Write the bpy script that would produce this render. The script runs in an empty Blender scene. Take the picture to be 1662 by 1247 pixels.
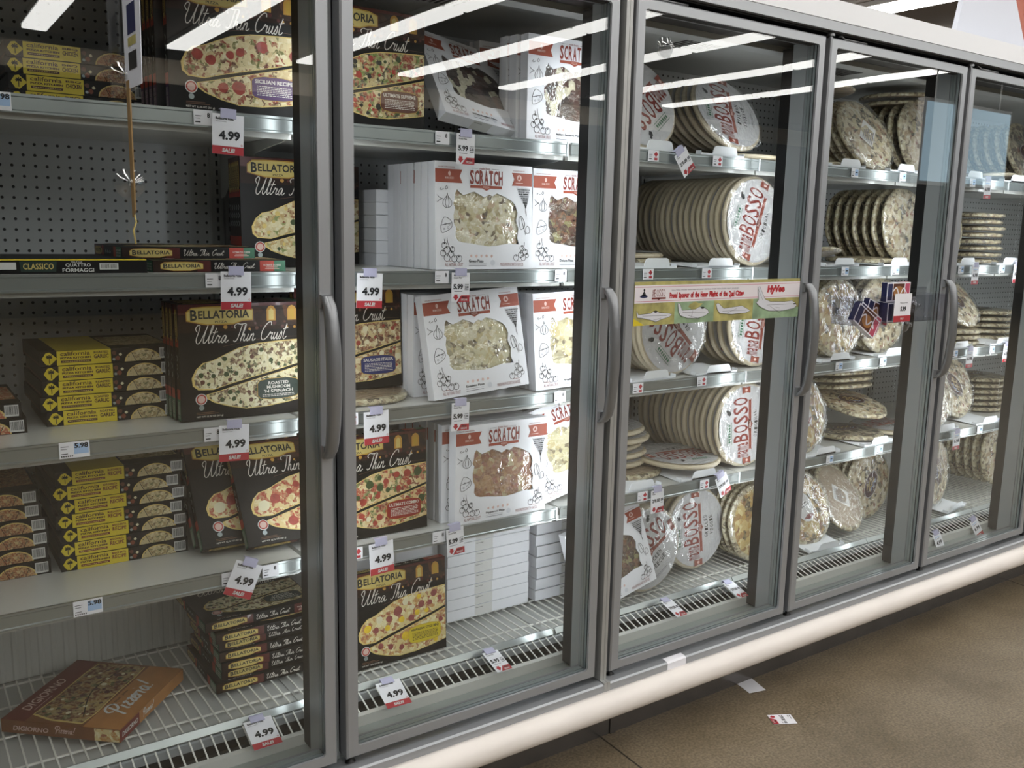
import bpy, math, random
from math import sin, cos, pi, radians as rad
from mathutils import Vector, Matrix, Euler
from mathutils.geometry import tessellate_polygon

SC = bpy.context.scene
COL = SC.collection
# ---------------------------------------------------------------- camera
F_PX = 1486.4
CAM = (0.0, -1.8174, 1.4836)
YAW, PIT, ROLL = .6086, -.1686, .0214
def cam_basis():
    f = Vector((sin(YAW)*cos(PIT), cos(YAW)*cos(PIT), sin(PIT)))
    r = Vector((cos(YAW), -sin(YAW), 0)); u = r.cross(f)
    return r*cos(ROLL)+u*sin(ROLL), -r*sin(ROLL)+u*cos(ROLL), f
cr, cu, cf = cam_basis()
cam = bpy.data.objects.new('camera', bpy.data.cameras.new('camera'))
COL.objects.link(cam)
cam.matrix_world = Matrix(((cr.x, cu.x, -cf.x, CAM[0]), (cr.y, cu.y, -cf.y, CAM[1]), (cr.z, cu.z, -cf.z, CAM[2]), (0, 0, 0, 1)))
cam.data.sensor_width = 36; cam.data.lens = 36*F_PX/1662; cam.data.clip_start = .05; cam.data.clip_end = 100
SC.camera = cam
# ---------------------------------------------------------------- world, exposure
SC.view_settings.view_transform = 'Standard'; SC.view_settings.look = 'None'
SC.view_settings.gamma = 1; SC.view_settings.use_curve_mapping = False
SC.view_settings.exposure = 0.0
W = bpy.data.worlds.new('world'); SC.world = W; W.use_nodes = True
W.node_tree.nodes['Background'].inputs[0].default_value = (.9, .95, 1, 1)
W.node_tree.nodes['Background'].inputs[1].default_value = .12
TUBE = 9.5          # radiance of the ceiling tubes
CEIL = 4.0
def area(name, loc, rot, sx, sy, power, col=(.93, .97, 1), spread=pi):
    l = bpy.data.lights.new(name, 'AREA'); l.shape = 'RECTANGLE'; l.size = sx; l.size_y = sy
    l.energy = power; l.color = col; l.spread = spread
    o = bpy.data.objects.new(name, l); o.location = loc; o.rotation_euler = rot; COL.objects.link(o); return o
# door boundaries along the run (x): two cases meet at JOINT
PITCH = .775; JOINT = 1.5985; XL = {3: 1.6254, 4: 2.4004, 5: 3.1754, 6: 3.9504, 7: 4.7254, 2: .8204, 1: .0454, 0: -.7296}
DW = .751
# the case lamps: LED strips on the inner back edge of the door posts, shining into the case
LAMPS = [(.808, 2.2, .6), (1.5985, 2.6, 1.5), (2.388, 2.2, 1.8), (3.163, 2.0, 1.8), (3.938, 2.0, 1.8), (4.713, 1.6, 1.8)]
for i, (x, pr_, pl_) in enumerate(LAMPS):
    pw = pr_
    if pw: area('case_lamp', (x+.03, .150, 1.14), (rad(90), 0, rad(-38)), .02, 1.6, pw)
    pw = pl_
    if pw: area('case_lamp', (x-.03, .150, 1.14), (rad(90), 0, rad(38)), .02, 1.6, pw)

# ================================================================= helpers
def lin(c):
    return tuple((v/12.92 if v <= .04045 else ((v+.055)/1.055)**2.4) for v in c)
def hexc(h):
    h = h.lstrip('#'); return lin(tuple(int(h[i:i+2], 16)/255 for i in (0, 2, 4)))
MATS = {}
def inp(n, k, v):
    if k in n.inputs: n.inputs[k].default_value = v
def new_mat(name):
    m = bpy.data.materials.new(name); m.use_nodes = True; MATS[name] = m
    return m, m.node_tree, m.node_tree.nodes['Principled BSDF']
def P(name, h, rough=.5, metal=0, coat=0, spec=None, noise=0, nscale=20, bump=0):
    c = hexc(h) if isinstance(h, str) else h
    m, nt, b = new_mat(name)
    inp(b, 'Base Color', (*c, 1)); inp(b, 'Roughness', rough); inp(b, 'Metallic', metal); inp(b, 'Coat Weight', coat)
    if spec is not None: inp(b, 'Specular IOR Level', spec)
    if noise or bump:
        tc = nt.nodes.new('ShaderNodeTexCoord'); n = nt.nodes.new('ShaderNodeTexNoise')
        n.inputs['Scale'].default_value = nscale; n.inputs['Detail'].default_value = 5
        nt.links.new(tc.outputs['Object'], n.inputs['Vector'])
        if noise:
            r = nt.nodes.new('ShaderNodeValToRGB')
            r.color_ramp.elements[0].position = .3; r.color_ramp.elements[1].position = .7
            r.color_ramp.elements[0].color = (*[v*(1-noise) for v in c], 1); r.color_ramp.elements[1].color = (*[min(1, v*(1+noise)) for v in c], 1)
            nt.links.new(n.outputs['Fac'], r.inputs[0]); nt.links.new(r.outputs[0], b.inputs['Base Color'])
        if bump:
            bp = nt.nodes.new('ShaderNodeBump'); bp.inputs['Strength'].default_value = bump; bp.inputs['Distance'].default_value = .002
            nt.links.new(n.outputs['Fac'], bp.inputs['Height']); nt.links.new(bp.outputs[0], b.inputs['Normal'])
    return m
def ramp(nt, stops, interp='CONSTANT'):
    r = nt.nodes.new('ShaderNodeValToRGB'); cr_ = r.color_ramp; cr_.interpolation = interp
    while len(cr_.elements) > 1: cr_.elements.remove(cr_.elements[-1])
    for i, (p, h) in enumerate(stops):
        e = cr_.elements[0] if i == 0 else cr_.elements.new(p)
        e.position = p; e.color = (*hexc(h), 1)
    return r
def wrapcoat(nt, b, amount, scale=18):
    """glossy wrinkled cling film over whatever lies below"""
    tc = nt.nodes.new('ShaderNodeTexCoord'); mp = nt.nodes.new('ShaderNodeMapping')
    mp.inputs['Scale'].default_value = (1, 1, 2.6); mp.inputs['Rotation'].default_value = (.2, .7, .4)
    n = nt.nodes.new('ShaderNodeTexNoise'); n.inputs['Scale'].default_value = scale; n.inputs['Detail'].default_value = 4
    n.inputs['Distortion'].default_value = 1.2
    bp = nt.nodes.new('ShaderNodeBump'); bp.inputs['Strength'].default_value = amount; bp.inputs['Distance'].default_value = .022
    nt.links.new(tc.outputs['Object'], mp.inputs[0]); nt.links.new(mp.outputs[0], n.inputs['Vector'])
    nt.links.new(n.outputs['Fac'], bp.inputs['Height'])
    if 'Coat Normal' in b.inputs: nt.links.new(bp.outputs[0], b.inputs['Coat Normal'])
    inp(b, 'Coat Weight', 1); inp(b, 'Coat Roughness', .07); inp(b, 'Coat IOR', 1.6)
def topping(name, stops, scale=55, rough=.6, wrap=0, bump=.4, blend=.45, base='#cdbf92'):
    """cheese ground with patches of toppings"""
    m, nt, b = new_mat(name)
    tc = nt.nodes.new('ShaderNodeTexCoord'); n = nt.nodes.new('ShaderNodeTexNoise')
    n.inputs['Scale'].default_value = scale*.7; n.inputs['Detail'].default_value = 3
    nt.links.new(tc.outputs['Object'], n.inputs['Vector'])
    mx = nt.nodes.new('ShaderNodeVectorMath'); mx.operation = 'MULTIPLY_ADD'
    mx.inputs[1].default_value = (.03, .03, .03)
    nt.links.new(n.outputs['Color'], mx.inputs[0]); nt.links.new(tc.outputs['Object'], mx.inputs[2])
    v = nt.nodes.new('ShaderNodeTexVoronoi'); v.inputs['Scale'].default_value = scale
    nt.links.new(mx.outputs[0], v.inputs['Vector'])
    sp = nt.nodes.new('ShaderNodeSeparateColor'); nt.links.new(v.outputs['Color'], sp.inputs[0])
    r = ramp(nt, stops); nt.links.new(sp.outputs[0], r.inputs[0])
    n2 = nt.nodes.new('ShaderNodeTexNoise'); n2.inputs['Scale'].default_value = scale*1.7; n2.inputs['Detail'].default_value = 6
    nt.links.new(tc.outputs['Object'], n2.inputs['Vector'])
    r2 = nt.nodes.new('ShaderNodeValToRGB'); r2.color_ramp.elements[0].position = .42; r2.color_ramp.elements[1].position = .62
    nt.links.new(n2.outputs['Fac'], r2.inputs[0])
    mf = nt.nodes.new('ShaderNodeMath'); mf.operation = 'MULTIPLY'; mf.inputs[1].default_value = blend
    nt.links.new(r2.outputs[0], mf.inputs[0])
    mc = nt.nodes.new('ShaderNodeMix'); mc.data_type = 'RGBA'
    nt.links.new(mf.outputs[0], mc.inputs[0]); nt.links.new(r.outputs[0], mc.inputs[6]); mc.inputs[7].default_value = (*hexc(base), 1)
    nt.links.new(mc.outputs[2], b.inputs['Base Color'])
    inp(b, 'Roughness', rough)
    if bump:
        bp = nt.nodes.new('ShaderNodeBump'); bp.inputs['Strength'].default_value = bump; bp.inputs['Distance'].default_value = .004
        nt.links.new(n2.outputs['Fac'], bp.inputs['Height']); nt.links.new(bp.outputs[0], b.inputs['Normal'])
    if wrap: wrapcoat(nt, b, wrap)
    return m
def thin_glass(name, f0, tint, rough=0.0, wave=0, wscale=2.5, dist=.0005, gloss=(1, 1, 1)):
    m = bpy.data.materials.new(name); m.use_nodes = True; MATS[name] = m; nt = m.node_tree; nt.nodes.clear()
    out = nt.nodes.new('ShaderNodeOutputMaterial'); mix = nt.nodes.new('ShaderNodeMixShader')
    t = nt.nodes.new('ShaderNodeBsdfTransparent'); t.inputs[0].default_value = (*tint, 1)
    g = nt.nodes.new('ShaderNodeBsdfAnisotropic') if False else nt.nodes.new('ShaderNodeBsdfGlossy')
    g.inputs['Roughness'].default_value = rough; g.inputs['Color'].default_value = (*gloss, 1)
    geo = nt.nodes.new('ShaderNodeNewGeometry')
    dp = nt.nodes.new('ShaderNodeVectorMath'); dp.operation = 'DOT_PRODUCT'
    nt.links.new(geo.outputs['Incoming'], dp.inputs[0]); nt.links.new(geo.outputs['Normal'], dp.inputs[1])
    def M(op, a, bb=None):
        n = nt.nodes.new('ShaderNodeMath'); n.operation = op
        for i, s in enumerate((a, bb)):
            if s is None: continue
            if isinstance(s, (int, float)): n.inputs[i].default_value = s
            else: nt.links.new(s, n.inputs[i])
        return n.outputs[0]
    c = M('ABSOLUTE', dp.outputs['Value']); c = M('SUBTRACT', 1.0, c); c = M('POWER', c, 5.0)
    c = M('MULTIPLY', c, 1-f0); c = M('ADD', c, f0)
    nt.links.new(c, mix.inputs[0]); nt.links.new(t.outputs[0], mix.inputs[1]); nt.links.new(g.outputs[0], mix.inputs[2])
    nt.links.new(mix.outputs[0], out.inputs[0])
    if wave:
        tc = nt.nodes.new('ShaderNodeTexCoord'); n = nt.nodes.new('ShaderNodeTexNoise')
        n.inputs['Scale'].default_value = wscale; n.inputs['Detail'].default_value = 0 if wave < 2 else 3
        bp = nt.nodes.new('ShaderNodeBump'); bp.inputs['Strength'].default_value = 1; bp.inputs['Distance'].default_value = dist
        nt.links.new(tc.outputs['Object'], n.inputs['Vector']); nt.links.new(n.outputs['Fac'], bp.inputs['Height'])
        nt.links.new(bp.outputs[0], g.inputs['Normal'])
    return m
def emis(name, c, s):
    m = bpy.data.materials.new(name); m.use_nodes = True; MATS[name] = m; nt = m.node_tree; nt.nodes.clear()
    o = nt.nodes.new('ShaderNodeOutputMaterial'); e = nt.nodes.new('ShaderNodeEmission')
    e.inputs[0].default_value = (*c, 1); e.inputs[1].default_value = s; nt.links.new(e.outputs[0], o.inputs[0]); return m

# ---- materials
P('door_paint', '#a6a9ad', .38, .5); P('door_side', '#8d8f93', .45, .4); P('post_grey', '#a3a8aa', .42, .2)
P('post_black', '#050505', .5); P('rubber', '#0c0c0d', .6); P('spacer', '#98a2a3', .32, .5)
P('trim_strip', '#adaeac', .4, .4); P('handle_metal', '#8e9093', .36, .7, bump=.03, nscale=300)
P('case_white', '#d9dad8', .4); P('header_white', '#dcdde0', .45); P('bumper', '#f0e9e3', .42, noise=.03, nscale=6); P('kick', '#7a7673', .25, .8, noise=.15, nscale=8)
P('inner_white', '#b4b6b4', .45, noise=.04, nscale=5); P('inner_dark', '#1c1c1b', .7); P('sill', '#9aa09c', .4, .2)
P('shelf_paint', '#c9cac6', .28, 0, .3); P('rail', '#a3a9a8', .28, .8); P('rail_dark', '#555b5b', .35, .6); P('bracket', '#b9bcbb', .35, .3)
P('wire', '#e4e4de', .35); P('slot', '#101010', .8); P('tray_white', '#f2f6fb', .35, 0, .1)
P('paper', '#eeeef4', .6); P('tag_red', '#b3313a', .55); P('tag_black', '#15161c', .55); P('tag_blue', '#a9c6ec', .55); P('tag_grey', '#77777f', .6)
P('clip_lilac', '#c3c2de', .25, 0, .4)
P('card_white', '#e4e5ea', .42, 0, .1); P('card_edge', '#cfd2da', .5); P('ink', '#232223', .6); P('terracotta', '#9a4a36', .5); P('terra_dark', '#85382d', .5); P('pale_rose', '#d8b7ae', .6)
P('carton_black', '#0c0908', .45, 0, 0, .25); P('carton_brown', '#26140b', .45, 0, 0, .25); P('maroon', '#4c140f', .35, 0, .2); P('gold', '#b79337', .35); P('cream', '#c9b56c', .45)
P('glow_yellow', '#b98a3a', .5); P('script_white', '#d9d4cb', .5); P('hair_line', '#6a4a34', .5)
P('crust_print', '#d7bd72', .5, 0, .2, noise=.18, nscale=40); P('pepperoni', '#9a3a2c', .45, 0, .2, noise=.25, nscale=60); P('ham', '#8f4a45', .45, 0, .2, noise=.2, nscale=60)
P('pineapple', '#e3c12f', .4, 0, .2, noise=.15, nscale=60); P('olive', '#2c2a20', .4); P('green_leaf', '#3d4a24', .5); P('cheese_dab', '#ddd6b4', .5)
P('badge_green', '#0f2a22', .4); P('badge_purple', '#4b2a5e', .4); P('badge_brown', '#5d3424', .4); P('badge_teal', '#0f3a4c', .4); P('badge_blue', '#232c66', .4)
P('badge_red', '#8c2417', .4); P('badge_yellow', '#d3bd2c', .4); P('side_green', '#2e6a4e', .45); P('fire_red', '#a8321f', .45)
P('cpk_yellow', '#d9c32b', .38, 0, .2); P('cpk_black', '#120e0b', .45, 0, 0, .25); P('cpk_bar', '#4c2a1c', .5); P('cpk_maroon', '#7a3a22', .5); P('barcode', '#9f9fa8', .5); P('barcode_ink', '#35343a', .5)
P('digi_brown', '#7a4a26', .45, noise=.22, nscale=14); P('digi_red', '#6b1f17', .45); P('digi_tan', '#a9743e', .45, noise=.12, nscale=25)
P('cardboard', '#a58b6b', .6, 0, .2, noise=.08, nscale=30); P('dough', '#cfc6a8', .55, 0, .3, noise=.1, nscale=30)
P('label_white', '#cfcfcd', .45); P('label_maroon', '#3a1210', .4, 0, .3); P('bosso_red', '#7c2f28', .5); P('bosso_brown', '#8a4638', .5); P('stamp_green', '#2f6b4c', .5)
P('map_green', '#8fa886', .5, noise=.3, nscale=22); P('map_ochre', '#aba465', .5, noise=.35, nscale=26); P('plane_grey', '#d5d6dd', .5); P('pink_white', '#e6e0e4', .5); P('hyvee_red', '#b8202a', .5)
P('navy', '#1a2150', .5); P('rose_red', '#c0506a', .5); P('sign_white', '#d9dde8', .5); P('sign_tan', '#9c7a3e', .5); P('wood_strip', '#8a6f45', .6)
P('ceiling_paint', '#5a524a', .8); P('wall_paint', '#8f8a84', .8); P('wall_dark', '#1b1b1d', .8); P('wall_tan', '#f2e6d2', .8); P('fixture', '#cfcfcf', .5); P('rust_red', '#b06a5a', .7); P('duct', '#a9b4c4', .5, .4)
P('joint_dark', '#3a332b', .9); P('pillar_paint', '#3e4a52', .7)
emis('reflection_glow', (.62, .85, 1), 2.2)  # emission of the panel added for the blue reflections
emis('tube', (1, .98, .94), TUBE)
topping('top_sicilian', [(0, '#d8c79a'), (.4, '#c9b184'), (.55, '#8e3b2a'), (.7, '#e1d6b2'), (.85, '#5d2a1c'), (.93, '#6b6a38')], 95)
topping('top_mushroom', [(0, '#dfd8b4'), (.4, '#cfc59a'), (.55, '#7a5a48'), (.7, '#38472a'), (.8, '#e8e2c6'), (.9, '#5c4436')], 120)
topping('top_supreme', [(0, '#b9a774'), (.25, '#7f3a26'), (.45, '#6f8140'), (.6, '#d8cba2'), (.75, '#9b2f20'), (.88, '#2c2a22')], 100)
topping('top_alfredo', [(0, '#cfc196'), (.4, '#e0d6ae'), (.65, '#8d5a3a'), (.78, '#7d8a50'), (.88, '#b99a66')], 105)
topping('top_sausage', [(0, '#c7b184'), (.35, '#8a5138'), (.6, '#ded2ac'), (.8, '#5d3a2a')], 100)
topping('top_combo', [(0, '#cdae7c'), (.3, '#a03c2a'), (.55, '#d8c79c'), (.75, '#7a2f22'), (.88, '#5e6a34')], 90)
topping('top_pepperoni', [(0, '#d6be88'), (.4, '#b0543a'), (.55, '#e0d2a4'), (.8, '#a2452f')], 90)
topping('top_hawaii', [(0, '#d9c48a'), (.4, '#e6dcae'), (.6, '#c08a4e'), (.8, '#a35d3f')], 95)
topping('top_cpk', [(0, '#c0ad84'), (.35, '#a58d62'), (.5, '#d8cca4'), (.75, '#6d5236'), (.88, '#54562c')], 150, bump=.2)
topping('top_cpk_bbq', [(0, '#9c5a34'), (.35, '#7a3f24'), (.5, '#b98c5c'), (.75, '#5a2c1a'), (.9, '#c9a778')], 150, bump=.2)
topping('top_cpk_orange', [(0, '#b0563a'), (.35, '#c9a184'), (.5, '#a84a30'), (.75, '#d8c8a8'), (.9, '#7c6a3c')], 150, bump=.2)
topping('top_digi', [(0, '#6c3a20'), (.4, '#8c6136'), (.55, '#a38a56'), (.7, '#5a2718'), (.85, '#97805a'), (.93, '#4b4a22')], 60)
topping('bake_greco', [(0, '#d9d2b4'), (.3, '#cfc49c'), (.5, '#e4dfc9'), (.72, '#c4a58a'), (.85, '#a99a70'), (.94, '#6b5a48')], 70, wrap=.5, bump=.7)
topping('bake_deluxe', [(0, '#4e3529'), (.3, '#7b5138'), (.5, '#3a2c24'), (.68, '#8f8a5e'), (.84, '#5c3228')], 75, wrap=.5, bump=.7, base='#8d7c66')
topping('bake_speziato', [(0, '#cfc9a4'), (.35, '#dcd6ba'), (.6, '#a8a184'), (.75, '#7b6f5c'), (.88, '#c8b98a')], 70, wrap=.5, bump=.7)
topping('bake_pepperoni', [(0, '#a2714e'), (.35, '#8d5a3c'), (.55, '#b58a5e'), (.8, '#9a5a44'), (.92, '#c9b98e')], 60, wrap=.7, bump=.6, base='#b0946a')
topping('bake_chunky', [(0, '#2f211b'), (.4, '#4a2c22'), (.6, '#d5cfb4'), (.75, '#3a2a20'), (.88, '#5b3226')], 45, wrap=.4, bump=.7, base='#4b3a30', blend=.3)
topping('round_multi', [(0, '#cabca0'), (.35, '#a68e6c'), (.5, '#d6cebb'), (.62, '#6b5843'), (.72, '#c2b68f'), (.84, '#37322a'), (.92, '#86483a')], 62, wrap=.8, bump=.8, base='#bfb594')
topping('round_golden', [(0, '#bfa66a'), (.3, '#97713e'), (.5, '#cfc08d'), (.65, '#7c4f2e'), (.76, '#4c4029'), (.86, '#b48f45')], 55, wrap=.9, bump=.8, base='#b39d66')
topping('round_dark', [(0, '#938a74'), (.3, '#5a4d3f'), (.5, '#aea68e'), (.65, '#2d2823'), (.8, '#4a4736'), (.9, '#6d3f33')], 62, wrap=.8, bump=.8, base='#8a826e')
topping('pizza_edge', [(0, '#b5ab8c'), (.4, '#8f7f62'), (.6, '#c6bfa4'), (.8, '#5f5140')], 90, wrap=.4, bump=.5, base='#aaa084')
topping('print_haze', [(0, '#2a170d'), (.5, '#3a2010'), (.7, '#57321a'), (.85, '#1b0e08')], 40, bump=0, blend=.3, base='#4a2c14')
for nm_, h_ in (('wrapped_label', '#bcbcbd'), ('wrapped_cardboard', '#9c8a72'), ('wrapped_dough', '#c6b99e')):
    m_, nt_, b_ = new_mat(nm_); inp(b_, 'Base Color', (*hexc(h_), 1)); inp(b_, 'Roughness', .5); wrapcoat(nt_, b_, .8, 22)
thin_glass('door_glass', .045, (.95, .962, .96), 0, 1, 1.5, .0018)
thin_glass('acrylic', .06, (.93, .93, .95), .03)
thin_glass('clear_cup', .14, (.86, .87, .88), .06)
thin_glass('wrap_film', .10, (.96, .96, .96), .13, 2, 30, .006)
thin_glass('film', .10, (.97, .97, .97), .09, 2, 16, .02)
# pegboard
m, nt, b = new_mat('pegboard'); inp(b, 'Roughness', .45)
tc = nt.nodes.new('ShaderNodeTexCoord'); sx = nt.nodes.new('ShaderNodeSeparateXYZ'); nt.links.new(tc.outputs['Object'], sx.inputs[0])
def mth(op, a, bb=None):
    n = nt.nodes.new('ShaderNodeMath'); n.operation = op
    for i, s in enumerate((a, bb)):
        if s is None: continue
        if isinstance(s, (int, float)): n.inputs[i].default_value = s
        else: nt.links.new(s, n.inputs[i])
    return n.outputs[0]
def cell(o): return mth('SUBTRACT', mth('FRACT', mth('DIVIDE', o, .0262)), .5)
cx_, cz_ = cell(sx.outputs[0]), cell(sx.outputs[2])
d2 = mth('ADD', mth('MULTIPLY', cx_, cx_), mth('MULTIPLY', cz_, cz_)); hole = mth('LESS_THAN', d2, .020)
mx_ = nt.nodes.new('ShaderNodeMix'); mx_.data_type = 'RGBA'; nt.links.new(hole, mx_.inputs[0])
mx_.inputs[6].default_value = (*hexc('#c2c5c7'), 1); mx_.inputs[7].default_value = (.004, .004, .004, 1)
nt.links.new(mx_.outputs[2], b.inputs['Base Color'])
# concrete floor
m, nt, b = new_mat('concrete'); inp(b, 'Roughness', .42)
tc = nt.nodes.new('ShaderNodeTexCoord')
n1 = nt.nodes.new('ShaderNodeTexNoise'); n1.inputs['Scale'].default_value = 3.2; n1.inputs['Detail'].default_value = 8; n1.inputs['Roughness'].default_value = .65
n2 = nt.nodes.new('ShaderNodeTexNoise'); n2.inputs['Scale'].default_value = 130; n2.inputs['Detail'].default_value = 3
n3 = nt.nodes.new('ShaderNodeTexVoronoi'); n3.inputs['Scale'].default_value = 70
for n in (n1, n2, n3): nt.links.new(tc.outputs['Object'], n.inputs['Vector'])
r1 = ramp(nt, [(.3, '#74664f'), (.5, '#8a7b64'), (.72, '#9c8d76')], 'LINEAR'); nt.links.new(n1.outputs['Fac'], r1.inputs[0])
r2 = ramp(nt, [(.35, '#8a8a8a'), (.65, '#f5f5f5')], 'LINEAR'); nt.links.new(n2.outputs['Fac'], r2.inputs[0])
r3 = ramp(nt, [(0, '#2a241e'), (.10, '#ffffff')], 'LINEAR'); nt.links.new(n3.outputs['Distance'], r3.inputs[0])
ma = nt.nodes.new('ShaderNodeMix'); ma.data_type = 'RGBA'; ma.blend_type = 'MULTIPLY'; ma.inputs[0].default_value = .65
nt.links.new(r1.outputs[0], ma.inputs[6]); nt.links.new(r2.outputs[0], ma.inputs[7])
mb_ = nt.nodes.new('ShaderNodeMix'); mb_.data_type = 'RGBA'; mb_.blend_type = 'MULTIPLY'; mb_.inputs[0].default_value = .75
nt.links.new(ma.outputs[2], mb_.inputs[6]); nt.links.new(r3.outputs[0], mb_.inputs[7]); nt.links.new(mb_.outputs[2], b.inputs['Base Color'])
bp = nt.nodes.new('ShaderNodeBump'); bp.inputs['Strength'].default_value = .25; bp.inputs['Distance'].default_value = .002
nt.links.new(n2.outputs['Fac'], bp.inputs['Height']); nt.links.new(bp.outputs[0], b.inputs['Normal'])

# ---- text as flat outlines, cached
GL = {}
def glyphs(s, bold=0, shear=0, space=1.0):
    k = (s, bold, shear, space)
    if k in GL: return GL[k]
    cu_ = bpy.data.curves.new('txt', 'FONT'); cu_.body = s; cu_.size = 1; cu_.offset = bold; cu_.shear = shear
    cu_.space_character = space; cu_.resolution_u = 2; cu_.fill_mode = 'BOTH' if hasattr(cu_, 'fill_mode') else 'BOTH'
    o = bpy.data.objects.new('txt', cu_); COL.objects.link(o)
    dg = bpy.context.evaluated_depsgraph_get(); me = bpy.data.meshes.new_from_object(o.evaluated_get(dg))
    vs = [(v.co.x, v.co.y) for v in me.vertices]; fs = [tuple(p.vertices) for p in me.polygons]
    bpy.data.objects.remove(o); bpy.data.curves.remove(cu_); bpy.data.meshes.remove(me)
    x0 = min(v[0] for v in vs); x1 = max(v[0] for v in vs); y0 = min(v[1] for v in vs); y1 = max(v[1] for v in vs)
    GL[k] = ([((x-x0)/(x1-x0), (y-y0)/(y1-y0)) for x, y in vs], fs, (x1-x0)/(y1-y0)); return GL[k]

def spline(pts, n=4):
    if len(pts) < 3: return list(pts)
    out = []
    for i in range(len(pts)-1):
        p0 = pts[max(i-1, 0)]; p1 = pts[i]; p2 = pts[i+1]; p3 = pts[min(i+2, len(pts)-1)]
        for k in range(n):
            t = k/n
            out.append(tuple(.5*((2*p1[j])+(-p0[j]+p2[j])*t+(2*p0[j]-5*p1[j]+4*p2[j]-p3[j])*t*t+(-p0[j]+3*p1[j]-3*p2[j]+p3[j])*t**3) for j in (0, 1)))
    out.append(tuple(pts[-1])); return out

# hand-lettered words: strokes in a unit where capitals are 1 high
SCRIPT = {
 'Ultra': (2.1, [[(.12, .62), (-.02, .8), (.06, .98), (.2, .95), (.2, .6), (.16, .25), (.26, .02), (.42, .08), (.56, .5), (.66, .98)], [(.66, .98), (.6, .5), (.62, .08), (.72, .03), (.84, .22)],
   [(.84, .22), (.98, .7), (1.0, .98), (.94, .96), (.9, .5), (.92, .06), (1.0, .03), (1.08, .14)], [(1.22, .82), (1.12, .3), (1.14, .04), (1.24, .06), (1.3, .14)], [(1.04, .56), (1.34, .6)],
   [(1.3, .14), (1.4, .42), (1.44, .34), (1.54, .36), (1.5, .12), (1.56, .02), (1.66, .12)], [(1.9, .34), (1.8, .4), (1.68, .22), (1.7, .04), (1.8, .04), (1.92, .36), (1.9, .08), (1.98, .02), (2.1, .14)]]),
 'Thin': (1.6, [[(0, .72), (-.1, .84), (.02, .98), (.3, .94), (.62, .98)], [(.4, .96), (.34, .5), (.26, .12), (.12, .0), (.04, .08)], [(.48, .1), (.62, .6), (.66, .92), (.6, .86), (.54, .3), (.5, .02)],
   [(.52, .2), (.64, .4), (.7, .34), (.68, .08), (.76, .02), (.86, .14)], [(.96, .4), (.9, .1), (.96, .02), (1.06, .14)], [(1.0, .58), (1.02, .6)], [(1.14, .4), (1.08, .02)], [(1.1, .2), (1.24, .4), (1.3, .34), (1.28, .08), (1.36, .02), (1.48, .14)]]),
 'Crust': (2.0, [[(.62, .8), (.56, .98), (.34, .94), (.08, .6), (.04, .2), (.2, .0), (.42, .1), (.56, .26)], [(.56, .26), (.66, .44), (.7, .34), (.82, .38), (.78, .14), (.84, .02), (.94, .14)],
   [(.98, .4), (.94, .1), (1.02, .02), (1.14, .2), (1.18, .4)], [(1.18, .4), (1.16, .08), (1.24, .02), (1.34, .16)], [(1.34, .16), (1.46, .44), (1.5, .2), (1.44, .02), (1.32, .06)], [(1.74, .84), (1.64, .3), (1.66, .04), (1.78, .04), (1.88, .16)], [(1.54, .56), (1.88, .62)]]),
 'Pizzeria!': (3.4, [[(.1, .5), (-.1, .72), (.1, .98), (.5, .98), (.66, .76), (.5, .5), (.3, .44)], [(.3, .9), (.24, .4), (.2, -.1)], [(.76, .5), (.7, .1), (.8, .04)], [(.82, .7), (.84, .72)],
   [(.92, .46), (1.16, .5), (.94, .08), (1.2, .1)], [(1.28, .46), (1.52, .5), (1.3, .08), (1.56, .1)], [(1.6, .26), (1.8, .34), (1.76, .5), (1.62, .38), (1.62, .1), (1.84, .08)], [(1.94, .5), (1.9, .04)], [(1.92, .3), (2.06, .48), (2.16, .44)],
   [(2.26, .5), (2.2, .1), (2.3, .04)], [(2.3, .72), (2.32, .74)], [(2.7, .42), (2.56, .5), (2.42, .28), (2.48, .06), (2.62, .1), (2.74, .48), (2.72, .1), (2.84, .04)], [(3.1, 1.0), (3.0, .3)], [(2.97, .08), (2.98, .02)]]),
}

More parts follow.
